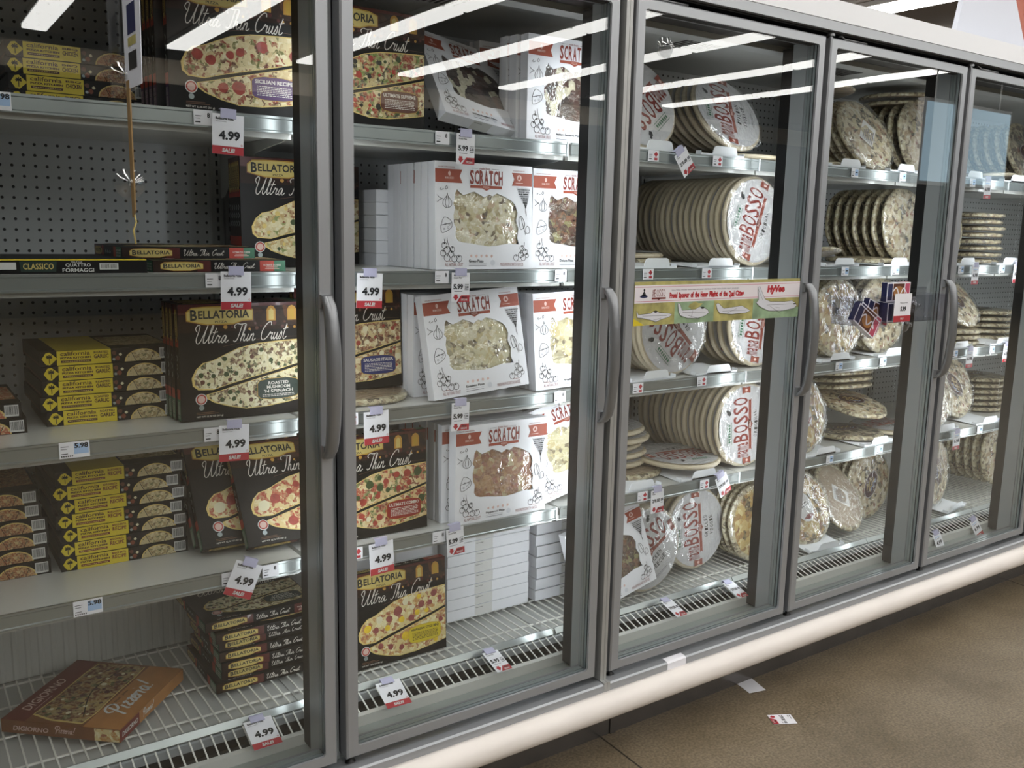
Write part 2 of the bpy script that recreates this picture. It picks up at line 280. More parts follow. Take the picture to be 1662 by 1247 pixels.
class Sheet:
    """flat print: polygons in millimetre-thin layers of ink, in metres (u right, v up)"""
    def __init__(s): s.it = []
    def poly(s, pts, mat, l=1): s.it.append((l, list(pts), [tuple(range(len(pts)))], mat)); return s
    def rect(s, x0, y0, x1, y1, mat, l=1): return s.poly([(x0, y0), (x1, y0), (x1, y1), (x0, y1)], mat, l)
    def ell(s, cx, cy, rx, ry, mat, l=1, n=16, a=0):
        return s.poly([(cx+rx*cos(t)*cos(a)-ry*sin(t)*sin(a), cy+rx*cos(t)*sin(a)+ry*sin(t)*cos(a)) for t in (2*pi*i/n for i in range(n))], mat, l)
    def blob(s, cx, cy, r, mat, l=1, seed=0, n=9, j=.3, sq=1):
        rd = random.Random(seed); return s.poly([(cx+r*(1-j*rd.random())*cos(2*pi*i/n), cy+sq*r*(1-j*rd.random())*sin(2*pi*i/n)) for i in range(n)], mat, l)
    def text(s, t, x0, y0, x1, y1, mat, l=2, bold=.02, a=0, shear=0, space=1.0, keep=False):
        vs, fs, asp = glyphs(t, bold, shear, space); w, h = x1-x0, y1-y0
        if keep and w/h > asp: w = h*asp
        cx, cy = x0, y0
        out = []
        for x, y in vs:
            X, Y = x*w, y*h; out.append((cx+X*cos(a)-Y*sin(a), cy+X*sin(a)+Y*cos(a)))
        s.it.append((l, out, fs, mat)); return s
    def stroke(s, pts, w, mat, l=2, closed=False, smooth=True, n=4):
        p = spline(pts, n) if smooth else list(pts)
        if closed: p = p+[p[0]]
        L, R_ = [], []
        for i, (x, y) in enumerate(p):
            a = p[max(i-1, 0)]; b_ = p[min(i+1, len(p)-1)]
            if closed and i in (0, len(p)-1): a = p[-2]; b_ = p[1]
            dx, dy = b_[0]-a[0], b_[1]-a[1]; m_ = math.hypot(dx, dy) or 1
            L.append((x-dy/m_*w/2, y+dx/m_*w/2)); R_.append((x+dy/m_*w/2, y-dx/m_*w/2))
        n_ = len(p); s.it.append((l, L+R_, [(i, i+1, n_+i+1, n_+i) for i in range(n_-1)], mat)); return s
    def script(s, word, x0, y0, h, mat, l=3, w=.03, a=0, sx=1, slant=.22):
        for st in SCRIPT[word][1]:
            pts = []
            for x, y in st:
                X = (x*.72+slant*y)*h*sx; Y = y*h
                pts.append((x0+X*cos(a)-Y*sin(a), y0+X*sin(a)+Y*cos(a)))
            s.stroke(pts, w*h, mat, l, n=3)
        return s

class MB:
    def __init__(s): s.v = []; s.f = []; s.m = []; s.ml = []; s.sm = []
    def mi(s, mat):
        if mat not in s.ml: s.ml.append(mat)
        return s.ml.index(mat)
    def add(s, vs, fs, mat, sm=False):
        o = len(s.v); s.v += [tuple(v) for v in vs]; k = s.mi(mat)
        for f in fs: s.f.append(tuple(o+i for i in f)); s.m.append(k); s.sm.append(sm)
        return s
    def box(s, x0, y0, z0, x1, y1, z1, mat, faces=None):
        if x0 > x1: x0, x1 = x1, x0
        if y0 > y1: y0, y1 = y1, y0
        if z0 > z1: z0, z1 = z1, z0
        vs = [(x0, y0, z0), (x1, y0, z0), (x1, y1, z0), (x0, y1, z0), (x0, y0, z1), (x1, y0, z1), (x1, y1, z1), (x0, y1, z1)]
        F = {'b': (0, 3, 2, 1), 't': (4, 5, 6, 7), 'f': (0, 1, 5, 4), 'k': (2, 3, 7, 6), 'l': (3, 0, 4, 7), 'r': (1, 2, 6, 5)}
        if isinstance(mat, dict):
            for k, f in F.items(): s.add([vs[i] for i in f], [(0, 1, 2, 3)], mat.get(k, mat['*']))
            return s
        return s.add(vs, [F[k] for k in (faces or 'btfklr')], mat)
    def prism(s, pts, a0, a1, axis, mat, sm=False):
        """polygon extruded along an axis; pts are the other two coords in order"""
        n = len(pts)
        def mk(p, a): return {'x': (a, p[0], p[1]), 'y': (p[0], a, p[1]), 'z': (p[0], p[1], a)}[axis]
        vs = [mk(p, a0) for p in pts]+[mk(p, a1) for p in pts]
        s.add(vs, [tuple(range(n))[::-1], tuple(range(n, 2*n))], mat)
        return s.add(vs, [(i, (i+1) % n, n+(i+1) % n, n+i) for i in range(n)], mat, sm)
    def lathe(s, prof, c, axis, mat, n=28, sm=True, a0=0, a1=2*pi):
        vs, fs = [], []
        for r, h in prof:
            for i in range(n):
                t = a0+(a1-a0)*i/n; x, y = r*cos(t), r*sin(t)
                vs.append({'z': (c[0]+x, c[1]+y, c[2]+h), 'y': (c[0]+x, c[1]+h, c[2]+y), 'x': (c[0]+h, c[1]+x, c[2]+y)}[axis])
        for j in range(len(prof)-1):
            for i in range(n): fs.append((j*n+i, j*n+(i+1) % n, (j+1)*n+(i+1) % n, (j+1)*n+i))
        return s.add(vs, fs, mat, sm)
    def tube(s, path, r, mat, n=8):
        vs, fs = [], []; path = [Vector(p) for p in path]
        for i, p in enumerate(path):
            d = (path[min(i+1, len(path)-1)]-path[max(i-1, 0)]).normalized()
            u = d.cross(Vector((0, 0, 1)) if abs(d.z) < .9 else Vector((1, 0, 0))).normalized(); w = d.cross(u)
            for k in range(n): t = 2*pi*k/n; vs.append(p+u*r*cos(t)+w*r*sin(t))
        for j in range(len(path)-1):
            for k in range(n): fs.append((j*n+k, j*n+(k+1) % n, (j+1)*n+(k+1) % n, (j+1)*n+k))
        fs += [tuple(range(n))[::-1], tuple(range((len(path)-1)*n, len(path)*n))]
        return s.add(vs, fs, mat, True)
    def sheet(s, sh, O, U, V, N, eps=.00022, base=.0002):
        O, U, V, N = map(Vector, (O, U, V, N))
        for l, pts, fs, mat in sh.it: s.add([O+U*x+V*y+N*(base+l*eps) for x, y in pts], fs, mat)
        return s
    def build(s, name, parent=None, bevel=0, loc=(0, 0, 0)):
        me = bpy.data.meshes.new(name); me.from_pydata([Vector(v)-Vector(loc) for v in s.v], [], s.f)
        for m_ in s.ml: me.materials.append(MATS[m_])
        me.polygons.foreach_set('material_index', s.m); me.polygons.foreach_set('use_smooth', s.sm); me.update()
        o = bpy.data.objects.new(name, me); COL.objects.link(o); o.location = loc
        if parent: o.parent = parent
        if bevel:
            b_ = o.modifiers.new('bevel', 'BEVEL'); b_.width = bevel; b_.segments = 2; b_.limit_method = 'ANGLE'
        return o
def empty(name, loc=(0, 0, 0), rot=(0, 0, 0)):
    o = bpy.data.objects.new(name, None); COL.objects.link(o); o.location = loc; o.rotation_euler = rot; o.empty_display_size = .05; return o
def tag(o, label, cat, group=None):
    w_ = label.split()
    while len(w_) > 16 and 'the' in w_: w_.remove('the')
    label = ' '.join(w_)
    o['label'] = label; o['category'] = cat
    if group: o['group'] = group
    return o
def struct(o): o['kind'] = 'structure'; return o
def copy_tree(o, parent=None):
    c = o.copy(); COL.objects.link(c); c.parent = parent
    for ch in o.children:
        if not ch.name.startswith('shrink_wrap'): copy_tree(ch, c)
    return c
PROTO = {}
def inst(key, maker, loc, rot, label, cat, group=None):
    """first use builds the thing, later uses copy it part by part"""
    if key not in PROTO: PROTO[key] = maker(); o = PROTO[key]
    else:
        o = copy_tree(PROTO[key])
    if 'group' in o.keys(): del o['group']
    o.location = loc; o.rotation_euler = rot; tag(o, label, cat, group); return o
import numpy as np
VC = {}
def low(o):
    M = Matrix.LocRotScale(o.location, o.rotation_euler, None); m_ = 1e9
    for c, T in [(o, M)]+[(c, M @ Matrix.LocRotScale(c.location, c.rotation_euler, None)) for c in o.children]:
        if c.type != 'MESH': continue
        k = c.data.name
        if k not in VC:
            a = np.empty(len(c.data.vertices)*3); c.data.vertices.foreach_get('co', a); VC[k] = a.reshape(-1, 3)
        m_ = min(m_, float((VC[k] @ np.array(T)[2, :3]).min()+T[2][3]))
    return m_
def settle(o, z):
    o.location.z += z+.0006-low(o); return o
def ray(px, py): return cr*((px-831)/F_PX)-cu*((py-623.5)/F_PX)+cf
def at(px, py, Y): d = ray(px, py); t = (Y-CAM[1])/d.y; return Vector(CAM)+d*t
ORD = ['first', 'second', 'third', 'fourth', 'fifth', 'sixth', 'seventh', 'eighth', 'ninth', 'tenth', 'eleventh', 'twelfth', 'thirteenth', 'fourteenth', 'fifteenth', 'sixteenth']
SH = {'A': 1.717, 'B': 1.372, 'C': 1.027, 'D': .679}; DECK = .285
SHN = {'A': 'top shelf', 'B': 'second shelf', 'C': 'third shelf', 'D': 'fourth shelf', 'K': 'bottom deck'}
DN = {1: 'leftmost door', 2: 'second door', 3: 'banner door', 4: 'clear-bin door', 5: 'rightmost door'}

# ================================================================= room
b = MB(); b.add([(-8, -13.2, 0), (26, -13.2, 0), (26, 9, 0), (-8, 9, 0)], [(0, 1, 2, 3)], 'concrete'); struct(b.build('floor'))
b = MB(); b.box(-8, -13.2, CEIL+.12, 26, 9, CEIL+.2, 'ceiling_paint'); struct(b.build('ceiling'))
b = MB(); b.box(-8, -13.3, 0, 26, -13.2, 3.6, 'wall_dark'); b.box(-8, -13.3, 3.6, 26, -13.18, 3.97, 'wall_tan'); b.box(-8, -13.3, 3.97, 26, -13.2, CEIL+.12, 'wall_dark'); struct(b.build('wall_front'))
b = MB(); b.box(-8, 9, 0, 26, 9.1, CEIL+.12, 'wall_paint'); struct(b.build('wall_back'))
b = MB(); b.box(-8.1, -13.2, 0, -8, 9, CEIL+.12, 'wall_paint'); struct(b.build('wall_left'))
b = MB(); b.box(26, -13.2, 0, 26.1, 9, CEIL+.12, 'wall_paint'); struct(b.build('wall_right'))
def groove(n, a, c, w):
    a, c = Vector(a), Vector(c); d = (c-a).normalized(); p = Vector((-d.y, d.x, 0))*w/2
    b = MB(); b.add([a-p, c-p, c+p, a+p], [(0, 1, 2, 3)], 'joint_dark'); struct(b.build(n))
groove('trim_1', (1.667, .12, .0006), (1.62, -1.2, .0006), .006)
groove('trim_2', (4.01, .17, .0006), (3.90, -1.4, .0006), .005)
# ceiling light rows, running away from the cases
for k, x in enumerate([-1.9, .05, 2.03, 3.92, 5.9, 7.75, 9.75, 11.9, 13.9]):
    t = empty('ceiling_light', (x, -12.7, CEIL+.02))
    b = MB(); b.box(-.165, 0, .045, .165, 22, .1, 'fixture'); b.build('housing', t)
    b = MB()
    for j in range(9): b.box(-.15, .1+j*2.34, 0, .15, .1+j*2.34+2.26, .045, 'tube')
    b.build('diffuser', t)
    tag(t, ('long white fluorescent ceiling light strip, visible above the freezer at the upper right' if k == 6 else f'long white fluorescent ceiling light, {ORD[k]} from the left of those mirrored in the glass'), 'ceiling light', 'ceiling light strips')

t = empty('added_glow_panel', (1.55, 0, 0)); b = MB(); b.box(10.9, -6.06, 2.25, 13.4, -5.96, 3.45, 'fixture'); b.build('panel_case', t)  # out-of-view glowing panel, added to give the pale blue reflections in the glass
b = MB(); b.box(10.95, -5.958, 2.3, 11.9, -5.95, 3.4, 'reflection_glow'); b.box(12.15, -5.958, 2.3, 13.35, -5.95, 3.4, 'reflection_glow'); b.build('panel_face', t)
b = MB(); b.tube([(11.2, -6.0, 3.45), (11.2, -6.0, 4.12)], .012, 'fixture', 6); b.build('hanger', t); b = MB(); b.tube([(13.1, -6.0, 3.45), (13.1, -6.0, 4.12)], .012, 'fixture', 6); b.build('hanger', t)
tag(t, 'pale blue glowing panel added across the aisle for its reflection in the two rightmost doors', 'sign')

# ================================================================= freezer cases
ZB, ZT = .25, 2.0639                     # door bottom and top
def door(k, parent):
    x0 = XL[k]; x1 = x0+DW; a = .0285; c = .0265; y1 = .045
    b = MB(); i0, i1, j0, j1 = x0+a, x1-a, ZB+c, ZT-c
    def ring(yf, o, i, mt):   # frame face with rounded inner corners
        outer = [(x0+o, ZB+o), (x1-o, ZB+o), (x1-o, ZT-o), (x0+o, ZT-o)]
        inner = []; r = .008
        for (cx, cz, s0) in ((i0+r-i, j0+r-i, pi), (i1-r+i, j0+r-i, 1.5*pi), (i1-r+i, j1-r+i, 0), (i0+r-i, j1-r+i, .5*pi)):
            inner.append([(cx+r*cos(s0+q*pi/6), cz+r*sin(s0+q*pi/6)) for q in range(4)])
        vs = [(p[0], yf, p[1]) for p in outer]; fs = []
        for q in inner: vs += [(p[0], yf, p[1]) for p in q]
        for q in range(4):
            n0 = 4+q*4; fs += [(q, n0+1, n0), (q, n0+2, n0+1), (q, n0+3, n0+2)]
            fs.append((q, (q+1) % 4, 4+((q+1) % 4)*4, n0+3))
        b.add(vs, fs, mt); return [p for q in inner for p in q]
    inn = ring(0, .004, 0, 'door_paint')
    # chamfer + outer side, inner return
    o1 = [(x0+.004, ZB+.004), (x1-.004, ZB+.004), (x1-.004, ZT-.004), (x0+.004, ZT-.004)]; o2 = [(x0, ZB), (x1, ZB), (x1, ZT), (x0, ZT)]
    vs = [(p[0], 0, p[1]) for p in o1]+[(p[0], .004, p[1]) for p in o2]+[(p[0], y1, p[1]) for p in o2]
    b.add(vs, [(i, (i+1) % 4, 4+(i+1) % 4, 4+i) for i in range(4)], 'door_paint')
    b.add(vs, [(4+i, 4+(i+1) % 4, 8+(i+1) % 4, 8+i) for i in range(4)]+[(8, 9, 10, 11)][:0], 'door_side')
    n = len(inn); vs = [(p[0], 0, p[1]) for p in inn]+[(p[0], .007, p[1]) for p in inn]
    b.add(vs, [(i, (i+1) % n, n+(i+1) % n, n+i) for i in range(n)], 'door_paint')
    # rear leaf of the frame
    for q in ((x0, ZB, x1, j0), (x0, j1, x1, ZT), (x0, j0, i0-.002, j1), (i1+.002, j0, x1, j1)): b.box(q[0], .0385, q[1], q[2], y1, q[3], 'door_side')
    d = b.build('door', parent)
    # spacer bars between the panes
    b = MB()
    for y_, w_ in ((.012, .004), (.024, .005), (.034, .004)):
        b.box(i0-.004, y_, j0-.002, i0-.001, y_+w_+.004, j1, 'spacer'); b.box(i1+.001, y_, j0, i1+.004, y_+w_+.004, j1, 'spacer')
        b.box(i0, y_, j0-.004, i1, y_+w_+.004, j0-.001, 'spacer'); b.box(i0, y_, j1+.001, i1, y_+w_+.004, j1+.004, 'inner_dark')
    b.build('glazing_spacer', d)
    b = MB(); b.box(i0-.003, .008, j0-.003, i1+.003, .012, j1+.003, 'door_glass'); b.build('glass_pane', d)
    # bow handle on the right stile
    hx = x1-.018; hz0, hz1 = .985, 1.335; b = MB(); n = 18; sec = []
    for i in range(n+1):
        t = i/n; z = hz0+(hz1-hz0)*t; y = -.010-.038*math.sin(pi*min(1, max(0, t)))**.4
        w = .0125+.0035*sin(pi*t); th = .0125
        sec.append([(hx-w, y-th*.3, z), (hx-w*.5, y-th, z), (hx+w*.5, y-th, z), (hx+w, y-th*.3, z), (hx+w, y+th*.5, z), (hx+w*.5, y+th*.8, z), (hx-w*.5, y+th*.8, z), (hx-w, y+th*.5, z)])
    vs = [p for s_ in sec for p in s_]; fs = [(i*8+j, i*8+(j+1) % 8, (i+1)*8+(j+1) % 8, (i+1)*8+j) for i in range(n) for j in range(8)]
    b.add(vs, fs, 'handle_metal', True); b.add(sec[0], [tuple(range(8))], 'handle_metal'); b.add(sec[-1], [tuple(range(8))], 'handle_metal')
    for z in (hz0+.012, hz1-.012): b.box(hx-.011, -.012, z-.014, hx+.011, .0, z+.014, 'handle_metal')
    b.build('handle', d)
    b = MB(); b.lathe([(.0, 0), (.011, 0), (.013, .004), (.012, .009), (.006, .011), (.006, .022)], (x0+.016, .018, ZB-.024), 'z', 'post_black', 14); b.build('bottom_hinge', d); b = MB()
    b.lathe([(.006, 0), (.006, .012), (.0, .012)], (x0+.010, .012, ZT), 'z', 'handle_metal', 12)
    b.lathe([(.012, 0), (.012, .006), (.009, .011), (.0, .013)], (x0+.012, .014, ZT+.006), 'z', 'handle_metal', 14)
    b.build('top_hinge', d)
    b = MB(); b.tube([(x0+.055, .018, ZT+.010), (x0+.065, .014, ZT+.012), (x0+.075, .010, ZT+.004), (x0+.085, .006, ZT+.0035), (x0+.18, .006, ZT+.0035)], .0025, 'handle_metal', 6); b.build('torsion_rod', d)
    return d
def case(x0, x1, doors, label):
    t = empty('freezer_case', (0, 0, 0))
    # insulated body
    b = MB(); b.box(x0, .80, .12, x1, .86, 2.17, 'case_white'); b.box(x0, .14, 2.10, x1, .86, 2.17, 'case_white'); b.box(x0, .2165, .12, x1, .80, .262, 'inner_white'); b.box(x0, .14, .12, x1, .2165, .225, 'inner_dark')
    e0, e1 = (x0-.03, x0) if x0 < 1 else (x1, x1+.03)
    b.box(e0, .0, 0, e1, .86, 2.176, 'case_white'); b.build('body', t)
    b = MB(); b.box(x0, .795, .28, x1, .80, 2.10, 'pegboard'); b.build('back_panel', t, loc=(0, 0, 0))
    b = MB(); b.box(x0, .786, .27, x1, .795, .60, 'shelf_paint'); xx = x0+.01
    while xx < x1-.02: b.prism([(xx, .786), (xx+.004, .783), (xx+.012, .783), (xx+.016, .786)], .27, .60, 'z', 'shelf_paint'); xx += .031
    b.build('ribbed_panel', t)
    b = MB(); b.box(x0, .20, 2.075, x1, .795, 2.10, 'inner_white'); b.box(x0, .145, 2.035, x1, .20, 2.10, 'bracket'); b.box(x0, .20, 2.045, x1, .235, 2.075, 'inner_white')
    for xx in (x0+.55, x0+1.3):
        for i in range(9): b.box(xx+i*.018, .32, 2.0735, xx+i*.018+.007, .44, 2.0755, 'inner_dark')
    b.build('inner_ceiling', t)
    # slotted shelf standards
    b = MB()
    xs = [x for x in (.815+.002, JOINT+.0, 2.373, 3.148, 3.923) if x0-.02 <= x <= x1+.02]
    for xx in xs:
        for s_ in ((-1, 1) if xx not in (JOINT,) else ((1,) if x0 > 1 else (-1,))):
            b.box(xx+s_*.004, .778, .30, xx+s_*.034, .795, 2.06, 'bracket')
            z = .34
            while z < 2.04:
                b.box(xx+s_*.014, .7770, z, xx+s_*.020, .7782, z+.014, 'slot'); z += .0254
    b.build('shelf_standard', t)
    # header
    b = MB(); b.prism([(-.004, 2.083), (-.004, 2.110), (.02, 2.112), (.14, 2.112), (.14, 2.083)], x0, x1, 'x', 'door_paint')
    b.prism([(-.006, 2.1105), (.012, 2.176), (.30, 2.176), (.30, 2.1105)], x0, x1, 'x', 'header_white'); b.build('header', t)
    b = MB(); b.box(x0, .046, 2.05, x1, .14, 2.083, 'post_black'); b.box(x0, .012, 2.078, x1, .05, 2.0835, 'post_black'); b.build('header_seal', t)
    # lower rail, bumper, kick plate
    b = MB(); b.prism([(-.022, .205), (-.022, .229), (-.017, .233), (.004, .234), (.03, .228), (.06, .228), (.06, .15), (-.01, .15)], x0, x1, 'x', 'door_paint'); b.build('lower_rail', t)
    pr_ = [(-.018, .206)]+[(-.030-.036*sin(pi*q/9)**.8 if 0 < q < 9 else -.03, .212-.102*q/9) for q in range(10)]+[(-.018, .112)]
    pr_ = [(-.020, .210), (-.034, .209), (-.048, .203), (-.058, .192), (-.063, .178), (-.063, .164), (-.057, .150), (-.046, .140), (-.032, .134), (-.020, .133)]
    b = MB(); b.prism(pr_, x0, x1, 'x', 'bumper', True); b.build('bumper', t)
    b = MB(); b.box(x0, .075, 0, x1, .08, .16, 'kick'); b.box(x0, -.01, .13, x1, .08, .145, 'kick')
    for xx in ([1.70] if x0 > 1 else [.9]): b.box(xx, .071, .0, xx+.02, .076, .12, 'kick')
    b.build('kick_plate', t)
    # sill and return-air grille
    b = MB(); b.box(x0, .05, .225, x1, .147, .238, 'sill'); b.box(x0, .05, .15, x1, .14, .225, 'inner_dark'); b.prism([(.136, .238), (.136, .266), (.153, .266), (.153, .238)], x0, x1, 'x', 'shelf_paint'); b.build('sill', t)
    b = MB(); b.box(x0, .153, .2375, x1, .216, .2385, 'post_black'); b.box(x0, .206, .264, x1, .214, .284, 'post_grey'); b.box(x0, .212, .238, x1, .2155, .266, 'post_black')
    xx = x0+.01
    while xx < x1-.005:
        b.add([(xx, .150, .2675), (xx+.0035, .150, .2675), (xx+.0035, .212, .2875), (xx, .212, .2875), (xx, .150, .265), (xx+.0035, .150, .265), (xx+.0035, .212, .285), (xx, .212, .285)],
              [(0, 1, 2, 3), (0, 4, 5, 1), (0, 3, 7, 4), (1, 5, 6, 2), (3, 2, 6, 7)], 'wire'); xx += .0253
    b.build('return_air_grille', t)
    # door posts with dark lamp covers on their inner side
    posts = sorted({round((XL[k]-.012) if k != 3 else JOINT, 4) for k in doors} | ({round(JOINT, 4)} if x0 < 1 else {round(x1, 4)}))
    for xx in posts:
        h0 = .038
        l_, r_ = (xx-h0 if xx-h0 > x0 else x0), (xx+h0 if xx+h0 < x1 else x1)
        b = MB(); b.box(l_, .046, .238, r_, .098, 2.05, 'post_grey'); b.box(l_, .098, .245, r_, .137, 2.04, 'post_black'); b.build('door_post', t)
    if x0 < 1: b = MB(); b.box(x1-.012, -.0225, .198, x1-.0005, .0, .236, 'trim_strip'); b.box(x1-.012, -.004, .235, x1-.0005, .046, 2.083, 'trim_strip'); b.build('joint_strip', t)
    else: b = MB(); b.box(x0+.0005, -.0225, .198, x0+.010, .0, .236, 'trim_strip'); b.box(x0+.0005, -.004, .235, x0+.010, .046, 2.083, 'trim_strip'); b.build('joint_strip', t)
    for k in doors: door(k, t)
    tag(t, label, 'freezer case')
case(-.10, JOINT, [1, 2], 'grey upright freezer case with the two left glass doors, its own bumper and header')
case(JOINT, 5.505, [3, 4, 5, 6, 7], 'grey upright freezer case with the three right glass doors, beyond the joint strip')

# shelves
def make_shelf(w, deep, h=.035):
    t = empty('freezer_shelf')
    b = MB(); b.box(.002, .024, -.034, w-.002, .54, 0, 'shelf_paint'); b.box(.002, .001, -.004, w-.002, .024, 0, 'shelf_paint'); b.box(.004, .018, -.046, w-.004, .03, -.03, 'shelf_paint'); b.build('shelf_deck', t)
    b = MB(); b.prism([(-.002, -h), (-.002, -h+.004), (.0005, -h+.006), (.0005, -.006), (-.002, -.004), (-.002, .001), (.004, .001), (.004, -h)], .002, w-.002, 'x', 'rail')
    b.box(w-.006, -.004, -h-.001, w-.002, .006, .002, 'tray_white'); b.build('price_rail', t)
    pts = [(.535, -.034), (.535, -.17), (.50, -.165), (.44, -.12), (.25, -.062), (.06, -.046), (.03, -.034)]
    for q, xx in enumerate((.003, w-.006)): b = MB(); b.prism(pts if deep in (q, 2) else [(.535, -.034), (.535, -.040), (.03, -.040), (.03, -.034)], xx, xx+.003, 'x', 'bracket'); b.build('bracket', t)
    return t
SECT = [(.035, .778, 1), (.817, .777, 2), (1.600, .772, 3), (2.375, .772, 4), (3.150, .772, 5), (3.925, .772, 6), (4.70, .772, 7)]
for x_, w_, dn in SECT:
    for s_, z_ in SH.items():
        nm = DN.get(dn, 'part just beyond the rightmost door' if dn == 6 else 'far right end')
        dp = 1 if dn == 1 and s_ == 'A' else 0 if dn == 3 and s_ == 'A' else 9
        inst(f'shelf{dp}', lambda: make_shelf(.774, dp), (x_, .2205, z_), (0, 0, 0), f'grey metal freezer shelf with price rail, the {SHN[s_]} in the {nm}', 'shelf', 'metal freezer shelves')
# bottom wire decks
def make_deck(w=.772):
    t = empty('wire_deck'); b = MB()
    x = .012
    while x < w: b.box(x-.0019, .004, 0, x+.0019, .53, .0038, 'wire'); x += .0295
    for y in (.10, .25, .40, .52): b.box(0, y-.002, -.004, w, y+.002, 0, 'wire')
    b.build('wire_grid', t)
    b = MB(); b.box(0, .0, -.018, w, .56, -.014, 'inner_white'); b.build('pan', t)
    b = MB(); b.prism([(-.004, -.002), (-.004, .006), (.006, .021), (.010, .021), (.010, -.012), (-.002, -.012)], 0, w, 'x', 'rail'); b.build('front_rail', t); return t
for x_, w_, dn in SECT:
    nm = DN.get(dn, 'part just beyond the rightmost door' if dn == 6 else 'far right end')
    inst('deck', make_deck, (x_, .222, .2805), (0, 0, 0), f'white wire floor rack with front rail at the bottom in the {nm}', 'rack', 'wire floor racks')

# ================================================================= cartons
def inside(x, y, poly):
    c = False
    for i in range(len(poly)):
        (x0, y0), (x1, y1) = poly[i-1], poly[i]
        if (y0 > y) != (y1 > y) and x < (x1-x0)*(y-y0)/(y1-y0)+x0: c = not c
    return c
def scatter(sh, poly, mats, n, r0, r1, seed, l=4, sq=1, sep=1.1):
    rd = random.Random(seed); xs = [p[0] for p in poly]; ys = [p[1] for p in poly]; done = []
    for _ in range(n*12):
        if len(done) >= n: break
        x, y = rd.uniform(min(xs), max(xs)), rd.uniform(min(ys), max(ys)); r = rd.uniform(r0, r1)
        if not all(inside(x+dx*r, y+dy*r*sq, poly) for dx, dy in ((1, 0), (-1, 0), (0, 1), (0, -1))): continue
        if any(math.hypot(x-a, y-b_) < (r+c)*sep for a, b_, c in done): continue
        done.append((x, y, r)); sh.blob(x, y, r, rd.choice(mats), l+len(done) % 2, seed*77+len(done), 10, .18, sq)
def plaque(sh, x0, y0, x1, y1, l=4, txt=True):
    w, h = x1-x0, y1-y0
    def sp(m_): return [(x0+m_, y0+h*.2+m_), (x0+w*.12, y0+h*.08+m_), (x0+w*.3, y0-h*.08+m_), (x0+w*.7, y0-h*.08+m_), (x0+w*.84, y0+h*.1+m_), (x1-m_, y0+h*.14+m_), (x1-m_*.6, y1-h*.2-m_), (x0+w*.86, y1-m_), (x0+w*.6, y1+h*.05-m_), (x0+w*.3, y1+h*.05-m_), (x0+w*.08, y1-m_), (x0+m_*.6, y1-h*.25-m_)]
    sh.poly(sp(-h*.05), 'maroon', l); sh.poly(sp(0), 'gold', l+1); sh.poly(sp(h*.07), 'cream', l+2)
    if txt:
        sh.text('B', x0+w*.06, y0+h*.22, x0+w*.16, y0+h*.86, 'ink', l+3, .03)
        sh.text('ELLATORIA', x0+w*.175, y0+h*.30, x0+w*.94, y0+h*.80, 'ink', l+3, .025)
        if h > .02: sh.text('PIZZA', x0+w*.42, y0+h*.03, x0+w*.6, y0+h*.17, 'ink', l+3, .01)
def ultra(sh, x0, y0, h, sx=1.0, l=5, w=.045):
    sh.script('Ultra', x0, y0, h, 'script_white', l, w, 0, 1.25*sx); sh.script('Thin', x0+2.15*h*sx, y0+.02*h, h, 'script_white', l, w, 0, 1.15*sx); sh.script('Crust', x0+3.65*h*sx, y0+.04*h, h, 'script_white', l, w, 0, 1.1*sx)
UP = [(.026, .100), (.036, .120), (.052, .134), (.075, .139), (.10, .150), (.135, .165), (.18, .174), (.24, .178), (.2985, .180), (.2985, .125), (.24, .110), (.17, .094), (.11, .080), (.075, .070), (.04, .072), (.028, .082)]
LO = [(.058, .060), (.085, .066), (.14, .080), (.19, .092), (.25, .106), (.2985, .119), (.2985, .034), (.25, .026), (.20, .020), (.15, .019), (.11, .028), (.075, .040), (.06, .050)]
def shrink(poly, k):
    cx = sum(p[0] for p in poly)/len(poly); cy = sum(p[1] for p in poly)/len(poly)
    return [(cx+(x-cx)*k if x < .29 else x, cy+(y-cy)*k) for x, y in poly]
BW, BH, BT = .300, .270, .026
